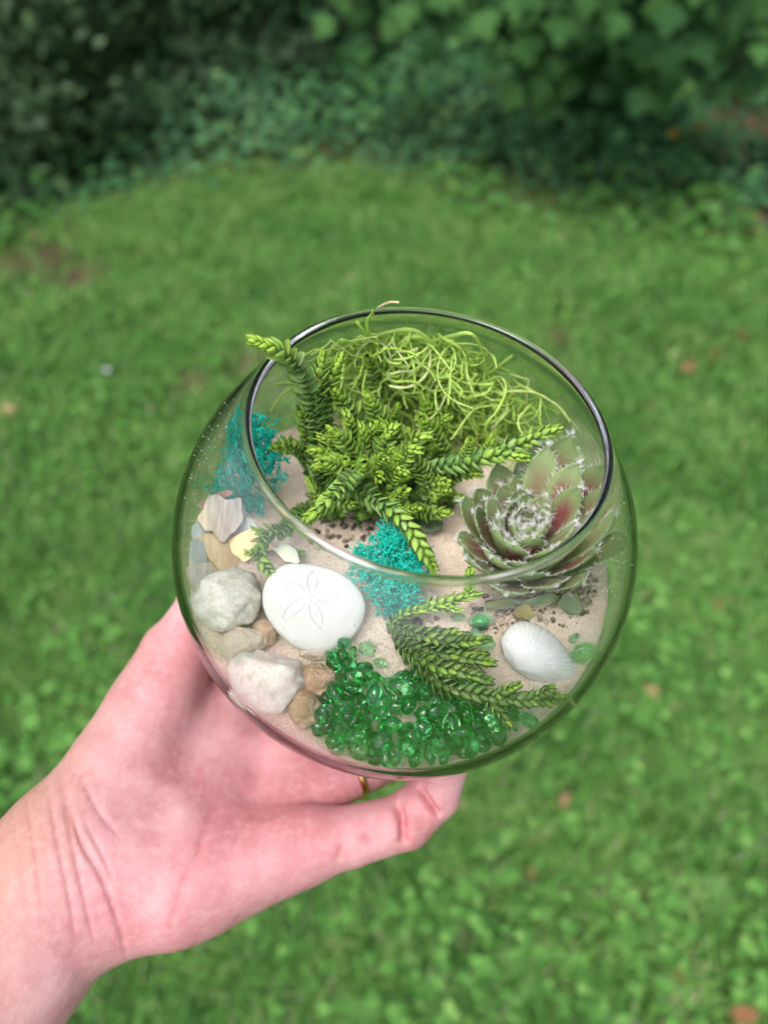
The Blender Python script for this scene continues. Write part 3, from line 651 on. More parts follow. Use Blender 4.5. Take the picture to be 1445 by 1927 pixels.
# ------------------------------------------------------------------ shell fragments
def fragment(outline, z, nrm, mat, label, th=.06, bend=.12, name='shell_fragment'):
    o_ = np.array(outline, float); ctr = o_.mean(0); o_ = ctr + (o_ - ctr) * 1.2; bend = bend * .35; c_ = pix(*ctr, z); nrm = unit(np.array(nrm, float))
    P = []
    for q in o_:
        d = rayb(*q); t = ((c_ - CAMB) @ nrm) / (d @ nrm); P.append(CAMB + d * t)
    P = catmull(np.vstack([P, P[:1]]), len(P) * 4 + 1)[:-1] * .15 + .85 * np.array([P[int(i)] * (1 - (i % 1)) + P[(int(i) + 1) % len(P)] * (i % 1) for i in np.arange(len(P) * 4) / 4])
    k = len(P); rings = []; ax1 = unit(P[k // 3] - P[0]); P = P + (vnoise(P * 2.2 + z * 9, 3) * .16 + vnoise(P * 7, 4) * .05)[:, None] * unit(P - c_)
    for s_ in (1, .9, .7, .5, .3, 0.02):
        Q = c_ + (P - c_) * s_; rings.append(Q + nrm * (bend * 3.2 * (.35 - ((Q - c_) @ ax1) ** 2) + .02 * vnoise(Q * 3, 5))[:, None])
    V = np.vstack([np.vstack([r_ + nrm * th for r_ in rings]), np.vstack(rings), rings[0] + nrm * th, rings[0]]); nn = len(rings) * k; F = []; MI = []
    for a in range(len(rings) - 1):
        for i in range(k):
            j = (i + 1) % k; F.append([a * k + i, a * k + j, (a + 1) * k + j, (a + 1) * k + i]); MI.append(0)
            F.append([nn + a * k + i, nn + (a + 1) * k + i, nn + (a + 1) * k + j, nn + a * k + j]); MI.append(0)
    for i in range(k):
        j = (i + 1) % k; F.append([2 * nn + i, 2 * nn + k + i, 2 * nn + k + j, 2 * nn + j]); MI.append(1)
    return bsolo(name, V, np.array(F), [mat, M['shell_edge'] if mat is not M['pearl_blue'] else mat], c_, label, 'shell', 'broken shell pieces on the sand', midx=MI)
G = 'broken shell pieces on the sand'
fragment([(376, 1020), (425, 1012), (450, 1048), (425, 1085), (398, 1062)], -.55, (.25, -.15, 1), M['pearl_tan'], 'tan curved shell piece below the grey pearly one', bend=.2)
fragment([(428, 1024), (486, 998), (508, 1030), (460, 1056)], -.4, (-.1, -.3, 1), M['pearl_yellow'], 'orange-tan squarish shell piece beside the trailing green sprig', bend=.1)
fragment([(430, 1000), (476, 975), (492, 1000), (445, 1018)], -.5, (0, -.2, 1), M['pearl_blue'], 'whitish shell piece between the grey pearly one and the orange-tan one', bend=.08)
fragment([(352, 992), (378, 966), (400, 975), (385, 1008), (360, 1012)], -.3, (.5, -.2, 1), M['pearl_blue'], 'bluish white shell piece behind the grey pearly one at the glass', bend=.1)
fragment([(372, 978), (384, 955), (402, 940), (430, 946), (455, 940), (450, 972), (440, 992), (417, 1014), (398, 1004), (380, 1000)], .0, (.15, -.45, 1), M['pearl_grey'], 'largest shell piece, grey and pearly with a yellow broken edge', .13, .1)
fragment([(352, 1024), (372, 1026), (380, 1062), (362, 1086), (354, 1060)], -.35, (.9, -.2, 1), M['pearl_blue'], 'white shell sliver upright at the left glass, above the pinkish piece', bend=.06)
fragment([(350, 1078), (388, 1066), (394, 1098), (372, 1120), (356, 1106)], -.2, (.6, -.4, 1), M['pearl_grey'], 'pinkish-grey shell piece at the left glass above the big quartz stone', bend=.1)
fragment([(358, 1112), (372, 1116), (378, 1142), (366, 1150)], -.5, (.9, -.3, 1), M['pearl_blue'], 'lowest white shell sliver, between quartz stone and left glass', bend=.05)
fragment([(368, 948), (405, 928), (436, 922), (432, 930), (400, 942), (376, 958)], .15, (.1, -1, .5), M['rust_shell'], 'thin rust-pink shell piece seen edge-on below the left teal moss', .05, .03)
fragment([(518, 1036), (540, 1018), (564, 1026), (570, 1050), (540, 1058)], -.45, (-.1, -.3, 1), M['pearl_green'], 'greenish-white pearly chip behind the sand dollar', .2, .14)

# ------------------------------------------------------------------ ribbed white seashell
def seashell():
    mar = [(948, 1236), (943, 1208), (958, 1183), (985, 1173), (1015, 1181), (1048, 1205), (1076, 1238), (1091, 1268), (1088, 1286), (1060, 1294), (1025, 1291), (1000, 1283)]
    nrm = unit(np.array([.1, -.22, 1.])); c_ = on_sand(1015, 1240, .12)
    def on(q):
        d = rayb(*q); t = ((c_ - CAMB) @ nrm) / (d @ nrm); return CAMB + d * t
    m_ = catmull([on(q) for q in mar], 241); u_ = on((968, 1262)); nt = 26; V = []; L = []
    sgn = np.linspace(0, 1, 241)
    for t in np.linspace(0.0, 1, nt):
        hgt = .62 * (math.sin(min(t * 1.02, 1) * math.pi) ** .62) * (1 - .35 * t)
        prof = np.sin(np.clip(sgn, .0, 1) * np.pi) ** .55
        rib = .036 * np.abs(np.sin(sgn * np.pi * 29)) * min(t * 2.2, 1) * (.35 + .65 * prof)
        step = -.012 * (np.exp(-((t - .72) / .02) ** 2) + np.exp(-((t - .48) / .02) ** 2))
        V.append(u_ + (m_ - u_) * t + nrm * (hgt * prof + rib + step + .04)[:, None])
    V = np.array(V); k = 241; idx = np.arange(nt * k).reshape(nt, k)
    f = np.stack([idx[:-1, :-1], idx[1:, :-1], idx[1:, 1:], idx[:-1, 1:]], -1).reshape(-1, 4)
    under = V.reshape(-1, 3) - nrm * .07; nn = nt * k
    f2 = f[:, ::-1] + nn; e = idx[-1]; f3 = np.stack([e[:-1], e[:-1] + nn, e[1:] + nn, e[1:]], -1)
    bsolo('seashell', np.vstack([V.reshape(-1, 3), under]), np.vstack([f, f2, f3]), M['shell_white'], c_, 'white ribbed clam shell lying dome up on the sand at right', 'seashell')
seashell()

# ------------------------------------------------------------------ green glass pebbles
BM_ = []
for i in range(12):
    v, f = ICO[3]; rs = np.random.default_rng(100 + i); v = v * (1 + .26 * vnoise(v * .95 + i * 5, i) + .06 * vnoise(v * 1.9, i + 50))[:, None]
    for _ in range(1 if i % 4 == 3 else 0):
        d = unit(rs.normal(size=3)); q = v @ d; k = q > .6; v[k] -= (q[k] - .6)[:, None] * .7 * d
    v = v * [1.12, rs.uniform(.66, 1), rs.uniform(.55, .85)]
    BM_.append([mesh('glass_pebble', v / 100, f, M[b]) for b in ('bead1', 'bead2', 'bead3', 'bead4')])
POLY = np.array([(616, 1262), (640, 1225), (672, 1262), (735, 1290), (800, 1262), (860, 1300), (935, 1312), (1008, 1352), (985, 1392), (925, 1408), (850, 1432), (760, 1440), (690, 1436), (630, 1402), (586, 1368), (598, 1330), (640, 1295)], float)
def in_poly(p, poly):
    x, y = p; c_ = False; j = len(poly) - 1
    for i in range(len(poly)):
        if (poly[i][1] > y) != (poly[j][1] > y) and x < (poly[j][0] - poly[i][0]) * (y - poly[i][1]) / (poly[j][1] - poly[i][1]) + poly[i][0]: c_ = not c_
        j = i
    return c_
placed = []; LABN = {}
KIND = ['emerald', 'bright green', 'pale frosted', 'deep green']
def rest_z(x, y, r):
    z = float(sand_z(np.array(x), np.array(y))) + r * .45
    for (a, b, c_, s_) in placed:
        dd = math.hypot(x - a, y - b); R_ = (r + s_) * .74
        if dd < R_: z = max(z, c_ + math.sqrt(R_ * R_ - dd * dd) * .8)
    return z
COLS = [(632, 'by the front tan stone'), (680, 'left end of the heap'), (730, 'left of the heap centre'), (785, 'heap centre'), (840, 'below the olive sprig root'), (895, 'below the olive sprig'), (950, 'under the sprig tips'), (2000, 'right end of the heap')]
ROWS = [(1275, 'top row'), (1320, 'second row'), (1365, 'third row'), (1405, 'fourth row'), (3000, 'front row')]
def zone(px, py):
    return next(b for a, b in ROWS if py < a), next(b for a, b in COLS if px < a)
def drop(px, py, r, lab=None, kind=None, nogrp=False):
    q = on_sand(px, py, r * .4); x, y = q[0], q[1]; z = rest_z(x, y, r)
    if math.sqrt(x * x + y * y + (z - ZC) ** 2) > RI - r * .92 or z > SAND + 1.2: return False
    placed.append((x, y, z, r)); i = RNG.integers(0, 12); k = kind if kind is not None else int(RNG.choice([0, 0, 0, 1, 1, 2, 3, 3]))
    o = bpy.data.objects.new('glass_pebble', BM_[i][k]); link(o)
    o.matrix_world = loc_m((x, y, z)) @ Matrix(rand_rot().tolist()).to_4x4() @ Matrix.Scale(r, 4)
    row, side = zone(*proj([[x, y, z]])[0])
    if not lab: lab = '%s%s%s glass pebble, %s, %s' % ('large ' if r > .33 else ('small ' if r < .24 else ''), ('round ', 'oval ', 'flattish ', 'dented ')[i % 4], KIND[k], row, side); LABN.setdefault(lab, []).append((proj([[x, y, z]])[0][0], o))
    tag(o, lab, 'glass pebble', 'green glass pebbles heaped in the front' if not nogrp else 'single green glass pebbles on the sand'); return True
BIG = [(745, 1310, .36, 1), (700, 1322, .36, 0), (672, 1288, .30, 1), (640, 1250, .27, 0), (815, 1352, .36, 0), (712, 1410, .36, 2), (760, 1415, .30, 0), (672, 1395, .26, 1), (652, 1360, .28, 0), (605, 1360, .34, 0), (940, 1372, .36, 0), (985, 1368, .38, 2),
       (730, 1378, .34, 0), (880, 1345, .32, 0), (915, 1380, .34, 1), (820, 1420, .32, 2), (860, 1400, .3, 0), (790, 1385, .3, 0), (630, 1320, .32, 0), (660, 1310, .25, 0), (845, 1380, .28, 1), (690, 1360, .26, 2), (880, 1420, .28, 2)]
for _ in range(1500):
    best = None; r = RNG.uniform(.17, .30)
    for _t in range(5):
        q = (RNG.uniform(580, 1005), RNG.uniform(1205, 1445))
        if not in_poly(q, POLY): continue
        w_ = on_sand(*q, r * .4); zz = rest_z(w_[0], w_[1], r)
        if best is None or zz < best[0]: best = (zz, q)
    if best is not None and best[0] < SAND + .52: drop(*best[1], r)
    if len(placed) > 130: break
for (a, b, r, k) in BIG: drop(a, b, r * .82, None, k)
for lab, q in list(LABN.items()):
    q.sort(key=lambda e: e[0])
    if len(q) == 2: q[0][1]['label'] = lab + ', left of two'; q[1][1]['label'] = lab + ', right of two'
    elif len(q) == 3:
        for w_, e in zip(('left', 'middle', 'right'), q): e[1]['label'] = lab + ', %s of three' % w_
for (a, b, r, k, lab) in [(645, 1222, .19, 0, 'dark green glass pebble at the top of the heap, next to the sand dollar'), (660, 1242, .19, 1, 'bright green pebble just below the dark one beside the sand dollar'), (690, 1222, .24, 2, 'pale drop-shaped green glass pebble alone on the sand above the heap'),
                          (714, 1250, .18, 2, 'small pale green glass pebble between the heap and the drop-shaped one'), (620, 1252, .18, 0, 'green glass pebble squeezed between the tan stone and sand dollar'),
                          (1100, 1234, .36, 1, 'bright green glass pebble alone on the sand right of the seashell'), (915, 1212, .27, 2, 'pale green glass pebble left of the seashell'), (897, 1192, .22, 2, 'small pale green glass pebble above the one left of the seashell'),
                          (900, 1178, .28, 0, 'dark green glass pebble half buried under the withered leaf'), (1082, 1205, .16, 2, 'tiny pale green glass pebble below the rosette'), (860, 1158, .2, 2, 'dull green glass pebble behind the sprig with upright tip')]:
    drop(a, b, r, lab, k, nogrp=True)

# ------------------------------------------------------------------ watch-chain succulent
def chain_leaf():
    us = [0, .22, .52, .82, 1.0]; ws = [.7, 1.05, .98, .52, .05]; V = []
    for u, w in zip(us, ws):
        zc = .16 * u * u - .02; t = .26 * (1 - u * .8)
        V += [(u, -w * .42, zc + .10 * w), (u, 0, zc), (u, w * .42, zc + .10 * w), (u, 0, zc - t)]
    F = []
    for i in range(4):
        for j in range(4): F.append([i * 4 + j, i * 4 + (j + 1) % 4, i * 4 + 4 + (j + 1) % 4, i * 4 + 4 + j])
    return np.array(V), np.array(F)[:, ::-1]
CLV, CLF = chain_leaf()
CL_MESH = {}
for k in ('young', 'mid', 'old', 'pale'): CL_MESH[k] = mesh('leaf', CLV / 100, CLF, M['chain_%s_o' % k])
def chain_stem(root, loc, pts, size=1.0, singles=0, pale=False, fade=.55):
    P0 = catmull(pts, 80); seg = np.r_[0, np.cumsum(np.linalg.norm(np.diff(P0, axis=0), axis=1))]; Ltot = seg[-1]
    s_ = []; q = .05
    while q < Ltot:
        s_.append(q); rem = Ltot - q
        q += size * (.135 if rem > .8 else .06 + .075 * rem / .8)
    s_ = np.array(s_); P = np.stack([np.interp(s_, seg, P0[:, i]) for i in range(3)], -1)
    if len(P) < 3: return
    T, N, B = frames(P); tw = RNG.uniform(0, 6.28)
    v, f = tube(P, .13 * size * np.linspace(1, .5, len(P)), 6)
    st = bpart('stem', v, f, M['chain_stem'], root, loc)
    mb = MB(); A = []; nn = len(P)
    for i in range(nn):
        rem = Ltot - s_[i]; g_ = min(1, rem / (.9 * size))
        Lf = size * (.20 + .20 * g_) * RNG.uniform(.72, 1.12); Wf = Lf * RNG.uniform(.84, .98)
        al = (.36 + .56 * g_) + RNG.normal() * .10
        young = rem < fade * RNG.uniform(.5, 1.3); mid = rem < fade * RNG.uniform(1.6, 4.5)
        for h in (0, 1):
            ph = tw + (i % 2) * math.pi / 2 + h * math.pi + RNG.normal() * .1 + i * .02
            out = math.cos(ph) * N[i] + math.sin(ph) * B[i]
            ax = math.cos(al) * T[i] + math.sin(al) * out; nz = math.sin(al) * T[i] - math.cos(al) * out
            ay = np.cross(nz, ax)
            pos = P[i] + out * .075 * size; A.append((i, pos, ax, ay, nz, Lf, Wf, 2 if young else (1 if mid else 0)))
    A.sort(key=lambda a: -a[0])
    for c_, (i, pos, ax, ay, nz, Lf, Wf, young) in enumerate(A):
        kind = 'pale' if pale and RNG.random() < (.6 if young else .92) else ('old', 'mid', 'young')[young]
        if c_ < singles:
            o = bpy.data.objects.new('leaf', CL_MESH[kind]); link(o, st)
            q = (pos - loc) / 100
            o.matrix_basis = Matrix(((ax[0] * Lf, ay[0] * Wf, nz[0] * Lf, q[0]), (ax[1] * Lf, ay[1] * Wf, nz[1] * Lf, q[1]), (ax[2] * Lf, ay[2] * Wf, nz[2] * Lf, q[2]), (0, 0, 0, 1)))
        else:
            mb.add(pos + CLV[:, 0:1] * ax * Lf + CLV[:, 1:2] * ay * Wf + CLV[:, 2:3] * nz * Lf, CLF, {'young': 0, 'old': 1, 'pale': 2, 'mid': 3}[kind])
    if mb.n:
        v, f, mi = mb.get(); bpart('foliage', v, f, [M['chain_young'], M['chain_old'], M['chain_pale'], M['chain_mid']], root, loc, midx=mi, kind='stuff', sub=st)
    return st
pl = on_sand(690, 905)
plant = bthing('watch_chain_plant', pl, 'bushy bright green watch-chain succulent with scaly upright stems, left of the middle', 'succulent')
def stem(pts, size=1.0, singles=8, **k): return chain_stem(plant, pl, [pix(*q) for q in pts], size * .80, singles, **k)
STEMS = [
 ([(612, 948, -.9), (598, 890, .6), (588, 800, 2.4), (578, 735, 3.9), (560, 690, 5.0), (530, 662, 5.7), (478, 641, 6.1)], 1.25, 14),
 ([(600, 930, -.9), (580, 850, 1.2), (573, 800, 2.4), (565, 770, 3.1)], 1.1, 9),
 ([(600, 905, -.5), (600, 800, 2.2), (598, 735, 3.6), (610, 662, 4.7)], 1.15, 10),
 ([(610, 905, -.5), (612, 800, 2.0), (612, 740, 3.3), (642, 672, 4.5)], 1.2, 10),
 ([(640, 905, -.8), (600, 840, 1.4), (560, 720, 3.5), (545, 690, 4.2)], 1.0, 6),
 ([(640, 920, -.8), (690, 850, .8), (672, 790, 2.2), (625, 730, 3.6)], 1.2, 11),
 ([(700, 915, -.8), (745, 850, .8), (720, 800, 2.0), (690, 742, 3.2)], 1.15, 10),
 ([(720, 880, -.6), (700, 760, 1.8), (697, 690, 3.2), (690, 668, 3.9)], 1.0, 5),
 ([(745, 840, .5), (740, 790, 1.6), (748, 764, 2.2)], 1.0, 5),
 ([(720, 930, -.8), (790, 880, .8), (760, 830, 1.9), (712, 795, 2.8)], 1.2, 11),
 ([(790, 900, -.6), (835, 860, 1.0), (815, 815, 2.1), (790, 782, 2.9)], 1.15, 10),
 ([(790, 850, .3), (812, 800, 1.5), (796, 745, 2.6)], 1.05, 7),
 ([(820, 840, .8), (828, 800, 1.9), (845, 783, 2.4)], 1.0, 7),
 ([(650, 930, -.5), (680, 870, 1.4), (655, 835, 2.6), (620, 808, 3.3)], 1.1, 10),
 ([(680, 940, -.5), (660, 895, 1.6), (640, 880, 2.3), (606, 868, 2.9)], 1.1, 10),
 ([(665, 930, 0), (655, 895, 1.8), (650, 862, 2.7)], 1.05, 8),
 ([(660, 900, 1.8), (690, 885, 2.3)], 1.0, 7),
 ([(700, 930, -.8), (680, 890, 1.5), (655, 905, 2.4), (622, 940, 2.7), (578, 978, 2.6)], 1.35, 18),
 ([(700, 920, 0), (705, 885, 1.6), (705, 860, 2.2)], 1.0, 7),
 ([(770, 915, -.8), (790, 885, 1.2), (870, 870, 2.2), (940, 848, 2.7), (1000, 824, 3.1), (1052, 806, 3.4)], 1.2, 14),
 ([(780, 920, -.6), (830, 885, 1.4), (890, 868, 2.4), (935, 855, 2.7), (992, 860, 2.8)], 1.2, 14),
 ([(870, 868, 2.1), (880, 848, 2.6), (884, 828, 3.1)], .95, 6),
 ([(910, 855, 2.5), (920, 838, 2.9), (927, 822, 3.3)], .9, 6),
 ([(790, 930, -.6), (850, 895, 1.3), (905, 890, 2.0)], 1.1, 9),
 ([(770, 950, -.7), (800, 920, .8), (790, 880, 1.8), (752, 858, 2.5)], 1.1, 9),
 ([(760, 950, -.8), (800, 965, .2), (845, 965, .8)], 1.05, 9),
 ([(760, 960, -.8), (830, 930, .7), (825, 900, 1.5)], 1.05, 7),
 ([(690, 960, -.8), (680, 925, 1.0), (710, 945, 1.7), (762, 985, 1.7), (795, 1035, 1.3), (818, 1072, .8)], 1.25, 14),
 ([(720, 960, -.6), (720, 925, 1.0), (770, 895, 1.6)], 1.1, 9),
 ([(700, 960, 0), (730, 950, 1.0), (765, 965, 1.2)], 1.0, 7),
 ([(720, 960, -.8), (690, 950, .4), (660, 920, 1.2)], 1.0, 5),
 ([(610, 965, -.8), (570, 960, -.2), (545, 985, .3), (508, 1000, .5), (488, 1045, .4), (520, 1096, .1)], 1.1, 14),
 ([(508, 1000, .5), (498, 998, .7), (482, 994, .8)], .9, 6), ([(488, 1045, .4), (478, 1044, .6), (462, 1042, .7)], .9, 6),
 ([(600, 910, -.5), (560, 845, 1.5), (514, 842, 2.2)], 1.0, 8),
 ([(620, 960, -.8), (600, 940, .3), (580, 900, .8)], 1.0, 3),
]
SINGLE = [0]
for pts, s_, sg in STEMS: stem(pts, s_, max(2, int(sg * .72)))
for i in range(30):      # side stems leaning out of the clump
    th = i * 2.4; rr1 = RNG.uniform(10, 55); bx, by = 690 + rr1 * math.cos(th), 915 + .6 * rr1 * math.sin(th); z1 = RNG.uniform(1.6, 3.1); ox, oy = math.cos(th) * RNG.uniform(25, 85), .5 * math.sin(th) * RNG.uniform(20, 60)
    stem([(bx, by + 10, -.8), (bx + ox * .35, by + oy * .4 - 16 * z1, z1 * .55), (bx + ox * .8, by + oy * .8 - 27 * z1, z1 * .9), (bx + ox * 1.25, by + oy * 1.3 - 29 * z1, z1 * .97)], RNG.uniform(1.0, 1.2), 3)
for i in range(16):      # stems between the clump and the rosette, and along its front foot
    if i < 8: a, b, dx = RNG.uniform(770, 840), RNG.uniform(900, 955), RNG.uniform(10, 60)
    else: a, b, dx = RNG.uniform(610, 770), RNG.uniform(940, 985), RNG.uniform(-40, 40)
    z1 = RNG.uniform(.7, 1.7); stem([(a, b + 8, -.9), (a + dx * .4, b - 14 * z1, z1 * .6), (a + dx, b - RNG.uniform(12, 26) * z1, z1)], RNG.uniform(1.0, 1.2), 1, fade=.35)
for i in range(26):      # short dark stems filling the clump
    a = RNG.uniform(590, 830); b = RNG.uniform(880, 960); dx = RNG.uniform(-45, 45)
    stem([(a, b, -.9), (a + dx * .4, b - 40, .4), (a + dx, b - RNG.uniform(60, 110), RNG.uniform(1.0, 1.9))], RNG.uniform(.95, 1.15), 0, fade=.25)
def sprig(name, base, label, lst, size, pale, sg):
    b_ = on_sand(*base); r = bthing(name, b_, label, 'succulent sprig', 'watch-chain sprigs on the sand')
    for pts in lst: chain_stem(r, b_, [pix(*q) for q in pts], size, sg, pale)
sprig('succulent_sprig', (780, 1200), 'thick sprig of several olive green scaly stems lying over the glass pebbles', [
  [(735, 1178, -.3), (790, 1200, .25), (850, 1212, .4), (918, 1206, .35)], [(740, 1192, -.3), (800, 1225, .3), (860, 1240, .45), (928, 1250, .35)], [(745, 1205, -.3), (800, 1248, .3), (860, 1268, .4), (922, 1284, .3)],
  [(742, 1200, -.5), (790, 1215, -.1), (850, 1228, .1), (912, 1232, .1)], [(760, 1225, -.4), (830, 1290, .15), (900, 1310, .25), (960, 1318, .2), (1020, 1318, .1), (1076, 1318, 0)],
  [(930, 1314, .2), (955, 1300, .45), (975, 1290, .6)], [(995, 1318, .15), (1020, 1305, .4), (1036, 1298, .5)], [(920, 1314, .2), (940, 1340, .25), (962, 1368, .2)], [(740, 1190, -.2), (790, 1235, .2), (840, 1262, .3), (905, 1270, .25)], [(738, 1180, -.4), (780, 1190, .1), (830, 1196, .25), (880, 1198, .2)]], .84, True, 4)
sprig('succulent_sprig', (780, 1150), 'forked green sprig between the middle teal moss and the rosette', [
  [(730, 1185, -.6), (760, 1155, -.1), (800, 1135, .3), (820, 1120, .5)], [(790, 1140, .2), (830, 1122, .5), (865, 1110, .7), (898, 1102, .8)], [(820, 1125, .4), (845, 1135, .5), (862, 1142, .5)],
  [(880, 1108, .7), (882, 1090, 1.0), (885, 1072, 1.3)]], 0.86, False, 4)
b_ = on_sand(566, 1027); r = bthing('succulent_sprig', b_, 'tiny loose green rosette tip lying on the sand under the rim', 'succulent sprig', 'watch-chain sprigs on the sand')
chain_stem(r, b_, [pix(556, 1030, -.6), pix(566, 1028, -.45), pix(577, 1026, -.4)], 1.0, 6)

# ------------------------------------------------------------------ teal moss
def teal_clump(base, spots, label, twigs, rad, seed):
    mb = MB(); rs = np.random.default_rng(seed)
    def grow(p, d, L, r, lev):
        n_ = 4; P = [p]
        for i in range(n_):
            d = unit(d + rs.normal(size=3) * .33); P.append(P[-1] + d * L / n_)
        P = np.array(P); v, f = tube(P, np.linspace(r, r * .6, n_ + 1), 3); mb.add(v, f)
        if lev:
            for _ in range(3):
                i = rs.integers(1, n_ + 1); grow(P[i], unit(d + rs.normal(size=3) * .75), L * rs.uniform(.45, .75), r * .75, lev - 1)
    for _ in range(twigs):
        c_, q = spots[rs.integers(0, len(spots))]
        d = unit(rs.normal(size=3) + [0, -.15, .55]); p = c_ + d * q * rs.uniform(.15, .9) 
        grow(p, d, q * rs.uniform(.2, .42), .032, 2)
    v, f, _ = mb.get()
    k = np.sqrt((v ** 2).sum(1)); lim = RI - .06; v = v * np.minimum(1, lim / k)[:, None]
    bsolo('moss_clump', v, f, M['teal'], base, label, 'moss', 'dyed teal moss clumps')
teal_clump(on_sand(470, 900), [(pix(468, 860, .9), .85), (pix(478, 815, 1.9), .65), (pix(440, 905, 0), .8), (pix(495, 900, .2), .7), (pix(420, 925, -.5), .55), (pix(505, 850, 1.2), .6), (pix(485, 935, -.5), .5)], 'teal dyed moss clump standing against the left glass', 560, .8, 1)
teal_clump(on_sand(735, 1085), [(pix(735, 1040, .55), .72), (pix(690, 1055, .4), .6), (pix(775, 1060, .4), .6), (pix(720, 1100, .1), .7), (pix(760, 1110, 0), .6), (pix(738, 1145, -.5), .5), (pix(735, 1020, .6), .6)], 'teal dyed moss clump in the middle beside the sand dollar', 600, .8, 2)

# ------------------------------------------------------------------ lime moss tangle
def strand_path(p, d, L, curl, n_=22):
    P = [p]; ax = unit(RNG.normal(size=3)); st_ = L / n_
    for i in range(n_):
        if RNG.random() < .12: ax = unit(ax + RNG.normal(size=3) * .8)
        d = unit(d @ rotm(ax, curl * st_).T + RNG.normal(size=3) * .05); q = P[-1] + d * st_
        k = np.linalg.norm(q)
        if k > RI - .18: q = q * (RI - .18) / k; d = unit(d - (d @ q) * q / (k * k) * 1.4)
        if q[2] < SAND + .05: q[2] = SAND + .05; d = unit(d * [1, 1, -.3])
        P.append(q)
    return np.array(P)
mo = on_sand(830, 790); moss = bthing('moss_tangle', mo, 'tangle of curly lime green moss strands at the back of the bowl', 'moss')
mb = MB(); MP = np.array([(645, 650), (720, 618), (800, 620), (860, 640), (900, 690), (985, 760), (975, 800), (900, 812), (840, 815), (760, 780), (690, 770), (640, 730)], float)
cnt = 0
while cnt < 760:
    q = (RNG.uniform(630, 990), RNG.uniform(615, 830))
    if not in_poly(q, MP): continue
    w_ = back_wall(*q); d = unit(CAMB - w_); t = RNG.uniform(.2, 2.0) if cnt % 3 else RNG.uniform(.1, .7); p = w_ + d * t
    if p[2] > 3.9 or p[2] < SAND: continue
    P = strand_path(p, unit(RNG.normal(size=3)), RNG.uniform(1.3, 3.4), RNG.uniform(.4, 2.6)); rr_ = RNG.uniform(.02, .052)
    if P[:, 2].max() > 4.4: continue
    mb.add(*tube(P, rr_ * (1 + .25 * np.sin(np.arange(len(P)) * 1.7)), 5, RNG.uniform(.5, 1))); cnt += 1
v, f, _ = mb.get(); bpart('tangle', v, f, M['moss'], moss, mo, kind='stuff')
def strand(pts, r0, mat='moss', ab=.45):
    P = []
    for px, py, dz in pts:
        w_ = back_wall(px, py); d = unit(CAMB - w_); P.append(w_ + d * dz)
    P = catmull(P, 44); r_ = r0 * (1 + .18 * vnoise(np.stack([np.arange(44) * .6, 0 * np.arange(44) + r0 * 50, 0 * np.arange(44)], -1))) * np.r_[np.ones(36), np.linspace(1, .5, 8)]
    v, f = tube(P, r_, 7, .7); bpart('strand', v, f, M[mat], moss, mo)
STR = [([(735, 690, 1.2), (700, 640, .9), (690, 610, 1.3), (700, 588, 2.2)], .05), ([(640, 665, 1.0), (690, 640, .8), (730, 626, .9), (780, 622, 1.0), (826, 654, 1.2)], .07),
       ([(810, 642, 1.0), (850, 632, .8), (885, 628, .7), (905, 655, .8), (916, 700, 1.0), (930, 742, 1.2)], .055), ([(962, 670, .7), (930, 695, .9), (900, 716, 1.2), (932, 738, 1.3), (955, 748, 1.2)], .05),
       ([(930, 800, .8), (925, 775, 1.0), (960, 735, 1.0), (985, 728, .9), (1015, 748, .8), (1034, 795, .7)], .055), ([(738, 635, 1.3), (745, 680, 1.5), (760, 708, 1.6), (800, 720, 1.7), (845, 735, 1.7), (856, 755, 1.6), (845, 775, 1.5)], .06),
       ([(660, 690, 1.0), (640, 640, 1.0), (700, 660, 1.3), (745, 672, 1.4)], .05), ([(740, 660, 1.5), (770, 635, 1.4), (800, 636, 1.2), (826, 660, 1.2)], .075), ([(775, 720, 1.6), (790, 685, 1.5), (815, 668, 1.4), (850, 670, 1.2), (870, 705, 1.2)], .06),
       ([(860, 790, 1.0), (880, 730, 1.2), (900, 765, 1.3), (960, 752, 1.1), (978, 748, 1.0)], .05), ([(650, 720, 1.2), (690, 715, 1.5), (720, 730, 1.6), (780, 740, 1.6)], .05), ([(900, 800, 1.0), (950, 782, .9), (985, 775, .8)], .05),
       ([(672, 606, 1.0), (690, 630, 1.0), (715, 655, 1.2)], .05), ([(715, 780, 2.0), (725, 755, 2.2), (732, 728, 2.2)], .05), ([(850, 815, 1.2), (830, 770, 1.5), (810, 740, 1.6), (780, 745, 1.7)], .06)]
for pts, r0 in STR: strand(pts, r0)
P = catmull([pix(700, 588, 4.5), pix(715, 577, 5.1), pix(733, 569, 5.6), pix(751, 569, 5.7)], 20); v, f = tube(P, np.linspace(.04, .035, 20), 6, .6); bpart('strand', v, f, M['moss_tip'], moss, mo, label='dry brown strand tip reaching over the rim')
# link piece between the two
P2 = catmull([back_wall(700, 588) + unit(CAMB - back_wall(700, 588)) * 2.2, (back_wall(700, 588) + unit(CAMB - back_wall(700, 588)) * 2.2 + pix(700, 588, 4.5)) / 2, pix(700, 588, 4.5)], 8); v, f = tube(P2, .042, 6, .7); bpart('strand', v, f, M['moss'], moss, mo)

